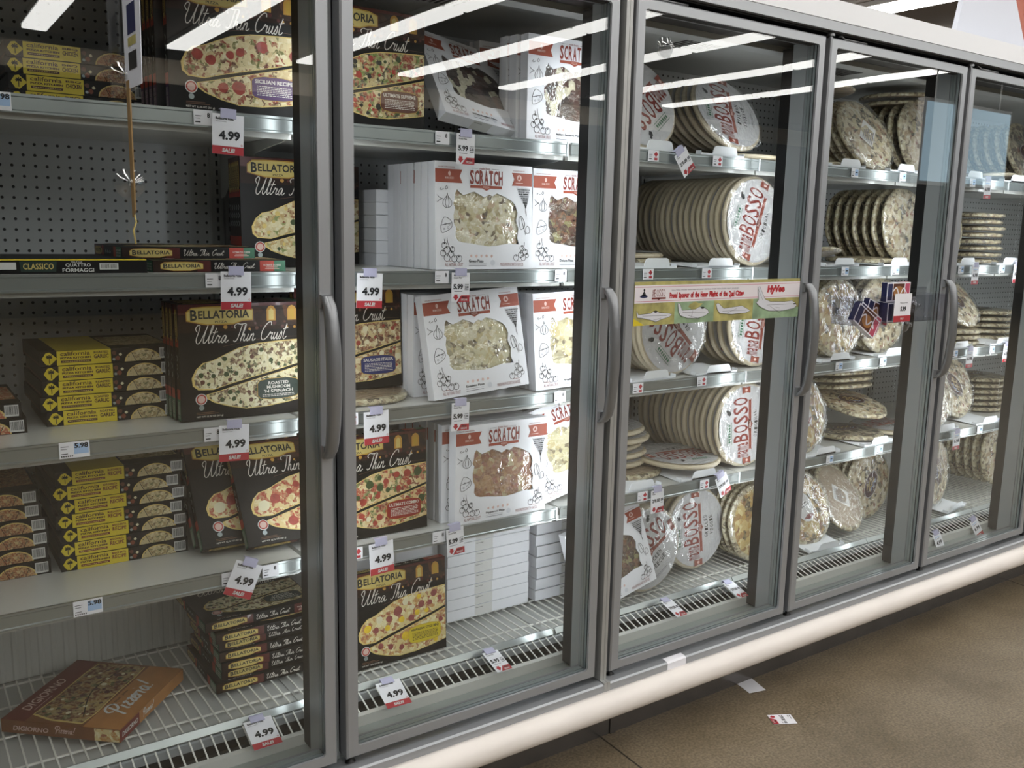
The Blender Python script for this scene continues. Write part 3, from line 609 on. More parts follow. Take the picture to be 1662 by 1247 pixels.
def bella(key, top, badge, lines, bits, big=False):
    def mk():
        b = MB(); b.box(0, 0, 0, BW, BT, BH, {'*': 'carton_black', 'l': 'carton_brown', 't': 'carton_brown'})
        s = Sheet(); s.rect(.001, .205, .2995, .269, 'carton_brown', 0)
        s.rect(.001, .246, .2995, .269, 'maroon', 1); s.rect(.13, .214, .2995, .262, 'print_haze', 2)
        for x in (.205, .256):
            s.poly([(x, .226), (x+.022, .226), (x+.022, .252), (x+.018, .259), (x+.011, .262), (x+.004, .259), (x, .252)], 'glow_yellow', 3)
            s.poly([(x+.005, .228), (x+.017, .228), (x+.017, .250), (x+.011, .256), (x+.005, .250)], 'cream' if x < .22 else 'gold', 4)
        scatter(s, [(.10, .205), (.299, .205), (.299, .226), (.10, .226)], ['glow_yellow', 'badge_brown', 'maroon'], 16, .003, .006, 5, 3)
        plaque(s, .018, .224, .172, .262, 5)
        ultra(s, .030, .179, .043, 1.0)
        s.stroke([(.10, .170), (.20, .185), (.295, .186)], .0006, 'hair_line', 2)
        up, lo = (UP, LO) if not big else ([(x, .012+(y-.019)*1.10) for x, y in UP], [(x, .012+(y-.019)*1.10) for x, y in LO])
        for q, pl in enumerate((up, lo)):
            s.poly(pl, 'crust_print', 2); s.poly(shrink(pl, .95), top, 3)
        sd = sum(map(ord, key))
        for pl in (up, lo): scatter(s, shrink(pl, .92), *bits, sd)
        bx0, by0, bx1, by1 = .178, .036, .282, .088
        def bad(m_): return [(bx0+m_, by0+.012), (bx0+.006+m_, by0+.004+m_), (bx0+.03, by0+m_), (bx1-.03, by0+m_), (bx1-.006-m_, by0+.004+m_), (bx1-m_, by0+.012), (bx1-m_, by1-.012), (bx1-.006-m_, by1-.004-m_), (bx1-.03, by1-m_), (bx0+.03, by1-m_), (bx0+.006+m_, by1-.004-m_), (bx0+m_, by1-.012)]
        s.poly(bad(0), 'gold', 7); s.poly(bad(.0012), badge, 8)
        tc_ = 'ink' if badge == 'badge_yellow' else 'script_white'
        n_ = len(lines); hh = .0085 if n_ < 3 else .0075; y = by1-.008-hh
        for ln in lines:
            wd = min(.088, .0072*len(ln)); s.text(ln, (bx0+bx1)/2-wd/2, y, (bx0+bx1)/2+wd/2, y+hh, tc_, 9, .025); y -= hh+.0022
        yy = y+.004
        while yy > by0+.006:
            rd = random.Random(int(yy*1e5)); x = bx0+.012
            while x < bx1-.014: w_ = rd.uniform(.003, .008); s.rect(x, yy, min(x+w_, bx1-.010), yy+.0016, tc_, 9); x += w_+.0015
            yy -= .0038
        s.ell(.046, .050, .0135, .0135, 'label_white', 7); s.ell(.046, .050, .0115, .0115, 'fire_red', 8); s.ell(.046, .050, .0085, .0085, 'pale_rose', 9)
        s.ell(.046, .030, .006, .006, 'spacer', 5); s.rect(.034, .018, .075, .0195, 'hair_line', 5); s.rect(.034, .0145, .085, .016, 'hair_line', 5)
        s.text('NET WT 12.76 OZ (361 g)', .034, .006, .095, .011, 'script_white', 5, .01)
        b.sheet(s, (0, 0, 0), (1, 0, 0), (0, 0, 1), (0, -1, 0))
        def edge(): 
            e = Sheet(); t = BT
            e.rect(.001, .001, .11, t-.001, 'carton_brown', 0); e.rect(.095, .001, .125, t-.001, 'maroon', 1); plaque(e, .016, .0045, .108, t-.004, 3)
            ultra(e, .130, .007, .0135, 1.35, 4, .07); e.rect(.238, .001, .272, t-.001, 'fire_red' if badge != 'badge_green' else 'maroon', 1); e.rect(.272, .001, .299, t-.001, 'side_green' if badge in ('badge_red', 'badge_green') else 'fire_red', 1)
            wd = .042
            e.text(lines[-1], .246, .013, .246+wd, .017, 'script_white', 4, .02); e.rect(.250, .006, .284, .0075, 'pale_rose', 4); e.rect(.252, .0095, .280, .0105, 'pale_rose', 4)
            return e
        b.sheet(edge(), (0, BT, 0), (1, 0, 0), (0, -1, 0), (0, 0, -1)); b.sheet(edge(), (0, 0, BH), (1, 0, 0), (0, 1, 0), (0, 0, 1))
        e = Sheet(); t = BT
        e.rect(.001, .10, t-.001, .20, 'carton_black', 0); e.rect(.001, .245, t-.001, .269, 'maroon', 1); e.rect(.001, .172, t-.001, .19, 'fire_red', 1)
        plaque(e, .004, .19, t-.004, .255, 2, False); e.text('BELLATORIA', .018, .196, .018+.052, .196+.009, 'ink', 6, .02, a=pi/2)
        for q in range(3): e.stroke([(.010, .10+q*.02), (.015, .107+q*.02), (.009, .113+q*.02)], .003, 'spacer', 2)
        e.rect(.001, .052, t-.001, .075, 'fire_red', 1); e.rect(.001, .002, t-.001, .052, {'badge_green': 'side_green', 'badge_red': 'side_green'}.get(badge, badge), 1)
        for q in range(3): e.text(lines[-1], .008+q*.006, .006, .048+q*.006, .010, 'script_white', 3, .02, a=pi/2)
        b.sheet(e, (0, BT, 0), (0, -1, 0), (0, 0, 1), (-1, 0, 0))
        return b.build('pizza_carton')
    return mk
PEP = (['pepperoni', 'pepperoni', 'cheese_dab'], 9, .009, .017)
BEL = {
 'sicilian': bella('sicilian', 'top_sicilian', 'badge_purple', ['SICILIAN RECIPE'], (['pepperoni'], 7, .010, .018)),
 'mushroom': bella('mushroom', 'top_mushroom', 'badge_green', ['ROASTED', 'MUSHROOM', "'N SPINACH"], (['green_leaf', 'green_leaf', 'badge_brown', 'cheese_dab'], 34, .003, .007)),
 'supreme': bella('supreme', 'top_supreme', 'badge_brown', ['ULTIMATE SUPREME'], (['fire_red', 'green_leaf', 'olive', 'pepperoni', 'cheese_dab'], 26, .004, .009)),
 'alfredo': bella('alfredo', 'top_alfredo', 'badge_teal', ['GARLIC', 'CHICKEN', 'ALFREDO'], (['cheese_dab', 'green_leaf', 'crust_print'], 22, .004, .009)),
 'sausage': bella('sausage', 'top_sausage', 'badge_blue', ['SAUSAGE ITALIA'], (['badge_brown', 'cheese_dab', 'pepperoni'], 24, .004, .010)),
 'combo': bella('combo', 'top_combo', 'badge_red', ['ULTIMATE COMBO'], (['pepperoni', 'pepperoni', 'cheese_dab', 'green_leaf'], 16, .007, .015)),
 'pepperoni': bella('pepperoni', 'top_pepperoni', 'badge_green', ['PEPPERONI'], (['pepperoni', 'pepperoni', 'cheese_dab'], 12, .008, .017)),
 'hawaii': bella('hawaii', 'top_hawaii', 'badge_yellow', ['HAWAIIAN STYLE BBQ'], (['ham', 'ham', 'pineapple', 'pineapple', 'ham', 'cheese_dab'], 28, .0075, .0165), True),
 'cheese': bella('cheese', 'top_alfredo', 'badge_red', ['ULTIMATE 5 CHEESE'], (['cheese_dab', 'crust_print'], 14, .004, .009)),
}
def bel(kind, x, y, z, rot, label, group=None):
    o = inst('bel_'+kind, BEL[kind], (x, y, z), tuple(rad(a) for a in rot), label, 'pizza box', group)
    return settle(o, z) if abs(rot[0]) < 80 else o

# ---- yellow and black flat cartons
CW, CH, CT = .285, .262, .033
def cpk(top, l1, l2, bar):
    def mk():
        b = MB(); b.box(0, 0, 0, CW, CT, CH, {'*': 'cpk_black'})
        s = Sheet(); s.rect(.034, .001, .146, CH-.001, 'cpk_yellow', 0); s.rect(.15, .05, .28, .22, top, 0)
        b.sheet(s, (0, 0, 0), (1, 0, 0), (0, 0, 1), (0, -1, 0))
        e = Sheet(); t = CT; e.rect(.034, .0006, .146, t-.0006, 'cpk_yellow', 1)
        e.poly([(.004, t*.5), (.012, t*.88), (.020, t*.93), (.0335, t*.55), (.0335, t*.45), (.020, t*.07), (.012, t*.12)], 'cpk_yellow', 1)
        e.rect(.0182, .006, .0198, .020, 'cpk_black', 2)
        for a in (0, 40, 90, 140, 180, 215, -35): e.stroke([(.019, .020), (.019+.0065*cos(rad(a)), .0205+.0055*sin(rad(a)))], .0022, 'cpk_black', 2, smooth=False)
        e.text('california', .041, .0215, .102, .0305, 'cpk_bar', 3, .015); e.text('PIZZA KITCHEN', .041, .0145, .104, .0188, 'cpk_bar', 3, .05); e.rect(.042, .006, .104, .0112, bar, 3)
        for q, c in enumerate(range(12)): e.rect(.045+q*.0047, .008, .0485+q*.0047, .0092, 'crust_print', 4)
        e.text(l1, .110, .0235, .141, .0285, 'cpk_maroon' if l2 == 'RECIPE' else 'cpk_bar', 3, .03); e.text(l2, .110, .0125, .141, .0215, 'cpk_maroon' if l2 == 'RECIPE' else 'cpk_bar', 3, .03)
        for (x, y, r, m_) in ((.153, .022, .006, 'badge_brown'), (.160, .010, .006, 'cpk_maroon'), (.152, .008, .004, 'spacer'), (.166, .018, .004, 'cheese_dab')): e.blob(x, y, r, m_, 1, int(x*999))
        arc = [(.215+.040*cos(pi*q/12), .001+.028*sin(pi*q/12)) for q in range(13)]; e.poly(arc, 'crust_print', 1)
        e.poly([(.215+.037*cos(pi*q/12), .001+.0255*sin(pi*q/12)) for q in range(13)], top, 2)
        e.stroke([(.200, .001), (.190, .022)], .0012, 'cpk_black', 3, smooth=False); e.stroke([(.232, .001), (.240, .019)], .0012, 'cpk_black', 3, smooth=False)
        e.rect(.252, .004, .279, t-.004, 'label_white', 2)
        rd = random.Random(3); x = .254
        while x < .277: w_ = rd.uniform(.0004, .0013); e.rect(x, .008, x+w_, t-.0065, 'barcode_ink', 3); x += w_+rd.uniform(.0005, .0012)
        b.sheet(e, (0, CT, 0), (1, 0, 0), (0, -1, 0), (0, 0, -1))
        e2 = Sheet(); e2.rect(.001, .002, .26, .006, 'cpk_bar', 1); b.sheet(e2, (0, CT, 0), (0, 0, 1), (0, -1, 0), (-1, 0, 0))
        return b.build('pizza_carton')
    return mk
CPK = {'garlic': cpk('top_cpk', 'ROASTED', 'GARLIC', 'cpk_bar'), 'marg': cpk('top_cpk', 'MARGHERITA', 'RECIPE', 'cpk_maroon'), 'bbq': cpk('top_cpk_bbq', 'BBQ', 'CHICKEN', 'cpk_bar'), 'orange': cpk('top_cpk_orange', 'BBQ', 'CHICKEN', 'cpk_bar'), 'brown': cpk('top_cpk_bbq', 'BBQ', 'RECIPE', 'cpk_maroon')}
def lay(z, t): return z+t          # a carton on its back, face up
def cpks(kind, x, y, z, n, desc, jit, group, dz=CT+.0008):
    for i in range(n):
        o = inst('cpk_'+kind, CPK[kind], (x+jit[i % len(jit)], y, lay(z, CT)+i*dz), (rad(-90), 0, rad(.3*((i*7) % 5-2))), f'{desc}, {ORD[n-1-i]} from top of stack', 'pizza box', group)

# ---- white window cartons
SW, SHT, ST = .305, .275, .034
WIN = [(.060, .196), (.058, .180), (.054, .168), (.060, .160), (.055, .140), (.056, .118), (.062, .108), (.060, .085), (.068, .074), (.082, .070), (.105, .068), (.130, .064), (.165, .060), (.190, .062), (.225, .068), (.262, .066), (.256, .085), (.260, .108), (.252, .130), (.257, .150), (.250, .170), (.240, .180), (.215, .192), (.190, .200), (.176, .192), (.165, .196), (.150, .188), (.138, .194), (.118, .202), (.100, .196), (.085, .192), (.072, .200), (.066, .206)]
def ribbon(s, x0, y0, x1, y1, side, mat='terracotta', l=2):
    k = .008
    if side == 'l': s.poly([(x0, y0), (x1, y0), (x1-k, (y0+y1)/2), (x1, y1), (x0, y1)], mat, l)
    else: s.poly([(x0, y0), (x1, y0), (x1, y1), (x0, y1), (x0+k, (y0+y1)/2)], mat, l)
def herbs(s):
    st = lambda p, w=.0013, c=False: s.stroke(p, w, 'ink', 3, closed=c, n=3)
    st([(.018, .208), (.014, .205), (.018, .203), (.026, .206)]); st([(.030, .207), (.034, .214), (.037, .208), (.033, .205), (.030, .207)])
    st([(.036, .196), (.034, .188), (.024, .176), (.024, .164), (.036, .158), (.048, .164), (.048, .176), (.038, .188), (.036, .196)]); st([(.034, .186), (.030, .170), (.034, .160)]); st([(.038, .186), (.041, .170), (.038, .160)]); st([(.006, .190), (.012, .184), (.022, .180)]); st([(.006, .172), (.014, .178), (.022, .181)])
    st([(.016, .112), (.026, .134), (.046, .126), (.048, .108), (.020, .094), (.016, .112)]); st([(.016, .113), (.048, .120)])
    for x, y in ((.026, .104), (.038, .108), (.030, .117), (.042, .115)): s.stroke([(x+.0026*cos(q*pi/3), y+.0022*sin(q*pi/3)) for q in range(6)], .0007, 'ink', 3, closed=True, n=2)
    for x, y, r in ((.026, .062, .008), (.034, .050, .009), (.022, .042, .008), (.046, .040, .0085), (.034, .030, .009), (.056, .028, .009), (.070, .028, .009), (.050, .052, .007)):
        s.stroke([(x+r*cos(q*pi/4), y+r*sin(q*pi/4)) for q in range(8)], .0013, 'ink', 3, closed=True, n=2); s.blob(x, y+r*.6, .003, 'ink', 4, int(x*1e4), 7, .6)
    st([(.034, .084), (.036, .070), (.042, .056), (.052, .040)]); st([(.026, .078), (.028, .066)])
    for x, y, r in ((.272, .056, .0075), (.282, .046, .008), (.268, .038, .008), (.252, .030, .0085), (.276, .030, .008), (.288, .036, .006)):
        s.stroke([(x+r*cos(q*pi/4), y+r*sin(q*pi/4)) for q in range(8)], .0013, 'ink', 3, closed=True, n=2); s.blob(x, y+r*.6, .0028, 'ink', 4, int(x*1e4), 7, .6)
    st([(.280, .072), (.277, .058), (.262, .042)])
    st([(.264, .118), (.262, .134), (.268, .142), (.278, .130), (.280, .114), (.268, .106), (.264, .118)]); st([(.268, .140), (.274, .120), (.284, .092)]); st([(.284, .110), (.290, .116), (.297, .108), (.296, .098), (.286, .096), (.284, .110)])
    rd = random.Random(4)
    for k in range(11):
        a = -.55+.11*k; x, y = .286, .160
        st([(x, y-.018), (x-.002, y), (x+sin(a)*.02-.004, y+.03), (x+sin(a)*.040-.012, y+.058)], .0006)
        for q in range(7): f = .3+.1*q; s.blob(x+sin(a)*.040*f-.012*f+rd.uniform(-.002, .002), y+.058*f, .0022, 'tag_grey' if q % 2 else 'ink', 4, k*9+q, 5, .4)
def scratch(bake, name):
    def mk():
        t = empty('window_carton'); b = MB()
        outer = [(0, 0), (SW, 0), (SW, SHT), (0, SHT)]
        tri = tessellate_polygon([[Vector((x, y, 0)) for x, y in outer], [Vector((x, y, 0)) for x, y in WIN]])
        al = outer+WIN; b.add([(x, 0, y) for x, y in al], [tuple(f) for f in tri], 'card_white')
        n = len(WIN); vs = [(x, 0, y) for x, y in WIN]+[(x, .0012, y) for x, y in WIN]
        b.add(vs, [(i, (i+1) % n, n+(i+1) % n, n+i) for i in range(n)], 'card_edge')
        b.box(0, 0, 0, SW, ST, SHT, 'card_white', 'btklr'); b.box(.004, ST-.002, .004, SW-.004, ST-.0015, SHT-.004, 'card_edge', 'f')
        s = Sheet()
        ribbon(s, .001, .222, .082, .256, 'l'); ribbon(s, .238, .222, .304, .256, 'r')
        s.text('MAMA BOSSO', .030, .231, .056, .237, 'pale_rose', 3, .01); s.ell(.043, .245, .004, .006, 'pale_rose', 3); s.text('OUR ORIGINAL', .010, .2595, .060, .2625, 'terracotta', 3, .01)
        s.ell(.262, .243, .008, .008, 'pale_rose', 3); s.poly([(.262, .249), (.257, .239), (.267, .239)], 'terracotta', 4); s.rect(.250, .229, .274, .2305, 'pale_rose', 3); s.text('INGREDIENTS', .242, .2595, .280, .2625, 'terracotta', 3, .01)
        s.text('made from', .135, .259, .168, .265, 'terra_dark', 3, .01); s.rect(.110, .261, .130, .2617, 'ink', 3); s.rect(.173, .261, .196, .2617, 'ink', 3)
        x = .105
        for ch in 'SCRATCH': s.text(ch, x, .2205, x+.0128, .2575, 'terra_dark', 3, .03); x += .0150
        s.poly([(.106, .211), (.206, .211), (.206, .2185), (.170, .2185), (.156, .2195), (.142, .2185), (.106, .2185)], 'terracotta', 2); s.poly([(.140, .2125), (.156, .205), (.172, .2125), (.172, .219), (.140, .219)], 'terracotta', 2); s.text('PIZZA', .146, .2115, .166, .2165, 'pale_rose', 3, .01)
        herbs(s)
        s.text('OUR FAMOUS', .028, .020, .052, .0225, 'terracotta', 3, .01); s.text('ALL NATURAL CRUST', .028, .008, .082, .0165, 'terra_dark', 3, .0)
        s.text('OUR FAMOUS', .250, .020, .274, .0225, 'terracotta', 3, .01); s.text('MADE-FROM-SCRATCH SAUCES', .200, .008, .276, .0165, 'terra_dark', 3, .0)
        s.text(name, .100, .018, .100+.0042*len(name), .0255, 'ink', 3, .03); s.rect(.100, .0145, .156, .0150, 'ink', 3); s.rect(.100, .0090, .155, .0105, 'tag_grey', 3)
        for q in range(5): s.blob(.108+q*.016, .0345, .005, 'pale_rose', 2, q, 8, .5)
        s.ell(.176, .017, .0075, .0075, 'card_edge', 2)
        b.sheet(s, (0, 0, 0), (1, 0, 0), (0, 0, 1), (0, -1, 0))
        # paper seal and print on the edge that shows when the carton lies flat
        e = Sheet(); e.rect(.10, .001, .165, ST-.001, 'label_white', 1); e.text(name, .104, .024, .130, .0275, 'ink', 2, .03); e.rect(.002, .0005, .303, .0014, 'card_edge', 1)
        b.sheet(e, (0, ST, 0), (1, 0, 0), (0, -1, 0), (0, 0, -1)); b.build('carton', t)
        p = MB(); rd = random.Random(len(name)); n = 40; R_ = .128
        rings = [(R_, .016), (R_+.002, .010), (R_-.002, .005), (R_-.014, .0035), (R_*.6, .0048), (R_*.3, .004), (.002, .0045)]
        vs = []; fs = []
        for r, y in rings:
            for i in range(n): a = 2*pi*i/n; rr = r*(1+.012*sin(5*a+1)+.008*sin(11*a)); vs.append((SW/2+rr*cos(a), y+.0012*sin(3*a+r*90), .135+rr*sin(a)*.98))
        for j in range(len(rings)-1):
            for i in range(n): fs.append((j*n+i, j*n+(i+1) % n, (j+1)*n+(i+1) % n, (j+1)*n+i))
        p.add(vs, fs, bake, True); p.build('pizza', t)
        f = MB(); f.add([(.045, .0016, .052), (.27, .0016, .052), (.27, .0016, .215), (.045, .0016, .215)], [(0, 1, 2, 3)], 'film'); f.build('window_film', t)
        return t
    return mk
SCR = {'greco': scratch('bake_greco', 'Greco Pizza'), 'deluxe': scratch('bake_deluxe', 'Deluxe Pizza'), 'speziato': scratch('bake_speziato', 'Speziato Pizza'), 'arrabbiata': scratch('bake_speziato', 'Arrabbiata Pizza'), 'pepperoni': scratch('bake_pepperoni', 'Pepperoni Pizza'), 'chunky': scratch('bake_chunky', 'Italian Sausage Pizza')}
def scr(kind, x, y, z, rot, label, group=None):
    o = inst('scr_'+kind, SCR[kind], (x, y, z), tuple(rad(a) for a in rot), label, 'pizza box', group)
    return settle(o, z) if abs(rot[0]) < 80 else o

# ---- brown carton tossed on the floor rack
def digi():
    w, h, t = .305, .298, .032; b = MB(); b.box(0, 0, 0, w, t, h, {'*': 'digi_tan', 'f': 'digi_brown', 'l': 'digi_brown'})
    s = Sheet(); s.rect(.001, .238, w-.001, h-.001, 'digi_red', 0); s.rect(.001, .001, w-.001, .092, 'digi_tan', 0)
    pts = [(.01, .10), (.06, .094), (.16, .098), (.24, .096), (.296, .10), (.298, .15), (.292, .23), (.24, .236), (.12, .234), (.03, .238), (.012, .18)]
    s.poly(pts, 'crust_print', 1); s.poly(shrink(pts, .96), 'top_digi', 2); s.stroke([(.04, .115), (.16, .165), (.29, .150)], .003, 'carton_brown', 3)
    scatter(s, shrink(pts, .9), ['badge_brown', 'green_leaf', 'cheese_dab', 'maroon'], 40, .004, .008, 8, 3)
    s.text('DIGIORNO', .045, .256, .200, .281, 'pale_rose', 3, .01, shear=.2); s.rect(.05, .246, .12, .2475, 'pale_rose', 3)
    s.script('Pizzeria!', .060, .030, .055, 'label_white', 4, .11, 0, 1.25)
    s.text('thin crust', .09, .076, .14, .085, 'ink', 4, .01); s.text('pizza', .15, .076, .175, .084, 'ink', 4, .01)
    b.sheet(s, (0, 0, 0), (1, 0, 0), (0, 0, 1), (0, -1, 0))
    e = Sheet(); e.rect(.0, .001, .085, t-.001, 'digi_red', 1); e.text('DIGIORNO', .008, .010, .078, .022, 'label_white', 3, .02, shear=.2); e.script('Pizzeria!', .100, .010, .018, 'label_white', 3, .12, 0, 1.2)
    b.sheet(e, (0, t, 0), (1, 0, 0), (0, -1, 0), (0, 0, -1))
    e = Sheet(); e.rect(0, .001, .06, t-.001, 'top_hawaii', 1); e.text('DIGIORNO', .27, .022, .18, .010, 'digi_red', 3, .02); 
    e = Sheet(); e.text('DIGIORNO', .03, .008, .12, .020, 'pale_rose', 3, .02, shear=.2); e.script('Pizzeria!', .135, .010, .018, 'pale_rose', 3, .1, 0, 1.2); e.rect(.235, .001, .297, t-.001, 'top_hawaii', 1)
    b.sheet(e, (0, t, h), (0, 0, -1), (0, -1, 0), (-1, 0, 0))
    e = Sheet(); e.ell(.16, .016, .022, .012, 'spacer', 1); b.sheet(e, (w, t, 0), (0, 0, 1), (0, -1, 0), (1, 0, 0))
    return b.build('pizza_carton')

# ================================================================= round wrapped pizzas
RR = .148
def disc(b, front, edge, back, t=.018, wob=.010, seed=0, n=44, domed=.004):
    rd = random.Random(seed); ph = [rd.uniform(0, 6) for _ in range(4)]
    prof = [(0, t), (RR-.012, t), (RR-.003, t-.002), (RR, t*.6), (RR-.001, t*.35), (RR-.006, t*.12), (RR-.018, .0), (RR*.75, -.001), (RR*.45, -domed*.6), (RR*.2, -domed), (0.0005, -domed)]
    vs, fs = [], []
    for r, y in prof:
        for i in range(n):
            a = 2*pi*i/n; rr = r*(1+wob*(sin(3*a+ph[0])+.7*sin(7*a+ph[1])+.5*sin(13*a+ph[2])))
            vs.append((rr*cos(a), y+wob*.08*sin(5*a+ph[3])*(r/RR), RR+rr*sin(a)))
    for j in range(len(prof)-1):
        m_ = back if j < 2 else edge if j < 6 else front
        fs = [(j*n+i, (j+1)*n+i, (j+1)*n+(i+1) % n, j*n+(i+1) % n) for i in range(n)]; b.add(vs, fs, m_, True)
    return b
def clean(b):
    used = sorted({i for f in b.f for i in f}); mp = {o: n for n, o in enumerate(used)}; b.v = [b.v[i] for i in used]; b.f = [tuple(mp[i] for i in f) for f in b.f]; return b
def bosso_sheet(flavor, green=True):
    s = Sheet()
    for sx_, x in ((-1, -.136), (1, .110)): s.poly([(x, -.012), (x+.022, -.012), (x+.022, .020), (x, .020)] if 0 else [(x, .004-.020), (x+.024, .004-.020), (x+.020, .004), (x+.024, .004+.020), (x, .004+.020), (x+.004, .004)], 'bosso_brown', 1); s.ell(x+.012, .004, .005, .006, 'pale_rose', 2)
    x = -.110
    for ch in 'mama': s.text(ch, x, -.004, x+.0105, .050, 'bosso_red', 2, .01); x += .0130
    x = -.055
    for ch in 'BOSSO': s.text(ch, x, -.004, x+.0265, .070, 'bosso_red', 2, .012); x += .0318
    s.poly([(-.090, -.020), (.090, -.020), (.084, -.0135), (.090, -.007), (.020, -.007), (0, -.003), (-.020, -.007), (-.090, -.007), (-.084, -.0135)], 'bosso_brown', 2); s.poly([(-.022, -.010), (0, -.028), (.022, -.010), (.022, -.004), (-.022, -.004)], 'bosso_brown', 2)
    s.text('PIZZA', -.013, -.018, .013, -.009, 'pale_rose', 3, .02)
    for q, ln in enumerate(flavor):
        w_ = .0125*len(ln); y = -.052-.026*q
        for i, ch in enumerate(ln):
            if ch == ' ': continue
            u = -w_/2+w_*(i+.5)/len(ln); s.text(ch, u-.0042, y+u*u*3.2, u+.0042, y+.016+u*u*3.2, 'ink', 2, .01, a=u*5)
    s.rect(-.035, -.104, .035, -.1025, 'tag_grey', 2); s.rect(-.028, -.109, .028, -.1078, 'tag_grey', 2)
    if green:
        s.stroke([(-.058, .079), (.018, .079), (.018, .101), (-.058, .101)], .0016, 'stamp_green', 2, closed=True, smooth=False)
        for q in range(7): s.rect(-.052+q*.0095, .085, -.046+q*.0095, .095, 'stamp_green', 2)
    s.blob(.050, .090, .012, 'ink', 2, 5, 11, .5); s.blob(.058, .098, .007, 'ink', 2, 6, 9, .5)
    return s
def rnd_bosso(flavor, green=True, wob=.004, edge='wrapped_dough'):
    def mk():
        t = empty('wrapped_pizza'); clean(disc(MB(), 'wrapped_dough', edge, 'wrapped_cardboard', wob=wob, seed=len(flavor[0]))).build('pizza', t)
        b = MB(); n = 48; R1 = .137; vs = [(R1*cos(2*pi*i/n), -.0018, R1*sin(2*pi*i/n)) for i in range(n)]+[(R1*.6*cos(2*pi*i/n), -.0052, R1*.6*sin(2*pi*i/n)) for i in range(n)]
        b.add(vs, [(i, (i+1) % n, n+(i+1) % n, n+i) for i in range(n)]+[tuple(range(n, 2*n))], 'wrapped_label', True)
        b.sheet(bosso_sheet(flavor, green), (0, -.0052, 0), (1, 0, 0), (0, 0, 1), (0, -1, 0))
        o = b.build('label_sheet', t); o.location = (0, 0, RR); return t
    return mk
def rnd_top(front, edge, lab='oval', seed=1, wob=.012):
    def mk():
        t = empty('wrapped_pizza'); clean(disc(MB(), front, edge, 'wrapped_cardboard', wob=wob, seed=seed, domed=.006)).build('pizza', t)
        b = MB()
        if lab == 'oval':
            n = 28; vs = [(.062*cos(2*pi*i/n), -.0058, .040*sin(2*pi*i/n)) for i in range(n)]; b.add(vs, [tuple(range(n))], 'wrapped_label')
            vs = [(.059*cos(2*pi*i/n), -.0061, .0375*sin(2*pi*i/n)) for i in range(n)]; b.add(vs, [tuple(range(n))], 'label_maroon')
            s = Sheet(); 
            for q in range(3): s.stroke([(-.035+q*.006, .012-q*.014), (-.02+q*.006, .018-q*.014), (-.01+q*.006, .008-q*.014), (.005+q*.006, .016-q*.014), (.02, .008-q*.014), (.035, .014-q*.014)], .0028, 'cream' if q < 2 else 'tag_blue', 2)
            b.sheet(s, (0, -.0062, 0), (1, 0, 0), (0, 0, 1), (0, -1, 0)); 
        elif lab == 'sheet':
            vs = [(-.05, -.0058, -.035), (.05, -.0058, -.035), (.05, -.0058, .035), (-.05, -.0058, .035)]; b.add(vs, [(0, 1, 2, 3)], 'label_white')
            s = Sheet()
            for q in range(6): s.rect(-.042, -.028+q*.009, .03-(q % 3)*.012, -.0245+q*.009, 'tag_grey', 1)
            b.sheet(s, (0, -.006, 0), (1, 0, 0), (0, 0, 1), (0, -1, 0))
        elif lab == 'card':
            n = 24; vs = [(.045*cos(2*pi*i/n), -.0062, .06*sin(2*pi*i/n)) for i in range(n)]; b.add(vs, [tuple(range(n))], 'label_white')
            s = Sheet(); s.poly([(-.03, -.04), (0, -.03), (.03, -.045), (0, -.052)], 'bosso_red', 2); s.rect(-.02, .01, .02, .014, 'ink', 2); s.rect(-.026, .0, .026, .004, 'tag_grey', 2); b.sheet(s, (0, -.0064, 0), (1, 0, 0), (0, 0, 1), (0, -1, 0))
        else: return t
        o = b.build('label_sticker', t); o.location = (0, 0, RR); return t
    return mk
RND = {
 'bosso_plain': rnd_bosso(['ORIGINAL']), 'bosso_bbq': rnd_bosso(['CHICKEN', 'BARBECUE'], False), 'bosso_grilled': rnd_bosso(['GRILLED', 'VEGGIE']), 'bosso_sausage': rnd_bosso(['ITALIAN', 'SAUSAGE']),
 'multi': rnd_top('round_multi', 'pizza_edge'), 'golden': rnd_top('round_golden', 'pizza_edge', 'card', 2), 'goldplain': rnd_top('round_golden', 'pizza_edge', None, 6), 'dark': rnd_top('round_dark', 'pizza_edge', 'oval', 3), 'multiplain': rnd_top('round_multi', 'pizza_edge', None, 4),
 'cardback': rnd_top('wrapped_cardboard', 'pizza_edge', 'sheet', 5, .006), 'greyfilm': rnd_top('round_dark', 'pizza_edge', None, 7), 'bluecard': rnd_top('round_multi', 'pizza_edge', 'sheet', 8)}
def rnd(kind, x, y, z, rot, label, group=None, spin=0):
    o = inst('rnd_'+kind, RND[kind], (x, y, z), tuple(rad(a) for a in rot), label, 'pizza', group)
    for ch in o.children:
        if ch.name.startswith('label'): ch.rotation_euler = (0, rad(-spin), 0)
    return settle(o, z+(.0026 if x > 1.8 else 0))
def wrap_shell():
    rd = random.Random(12); b = MB(); nr, na = 9, 72; ph = [rd.uniform(0, 6.3) for _ in range(8)]
    vs = []
    for j in range(nr+1):
        r = (RR+.003)*(j/nr)**.8+.001
        for i in range(na):
            a = 2*pi*i/na; k = (r/RR)**2
            y = -.0088+.0022*k*sin(9*a+ph[0]+r*30)+.0016*sin(17*a+ph[1]-r*55)*k+.0014*sin(r*110+4*a+ph[2])+.001*sin(31*a+ph[3])*k+(.010 if j == nr else 0)
            rr = r*(1+.02*k*sin(11*a+ph[4])); vs.append((rr*cos(a), y, rr*sin(a)))
    b.add(vs, [(j*na+i, j*na+(i+1) % na, (j+1)*na+(i+1) % na, (j+1)*na+i) for j in range(nr) for i in range(na)], 'wrap_film', True)
    return b
WRAP = []
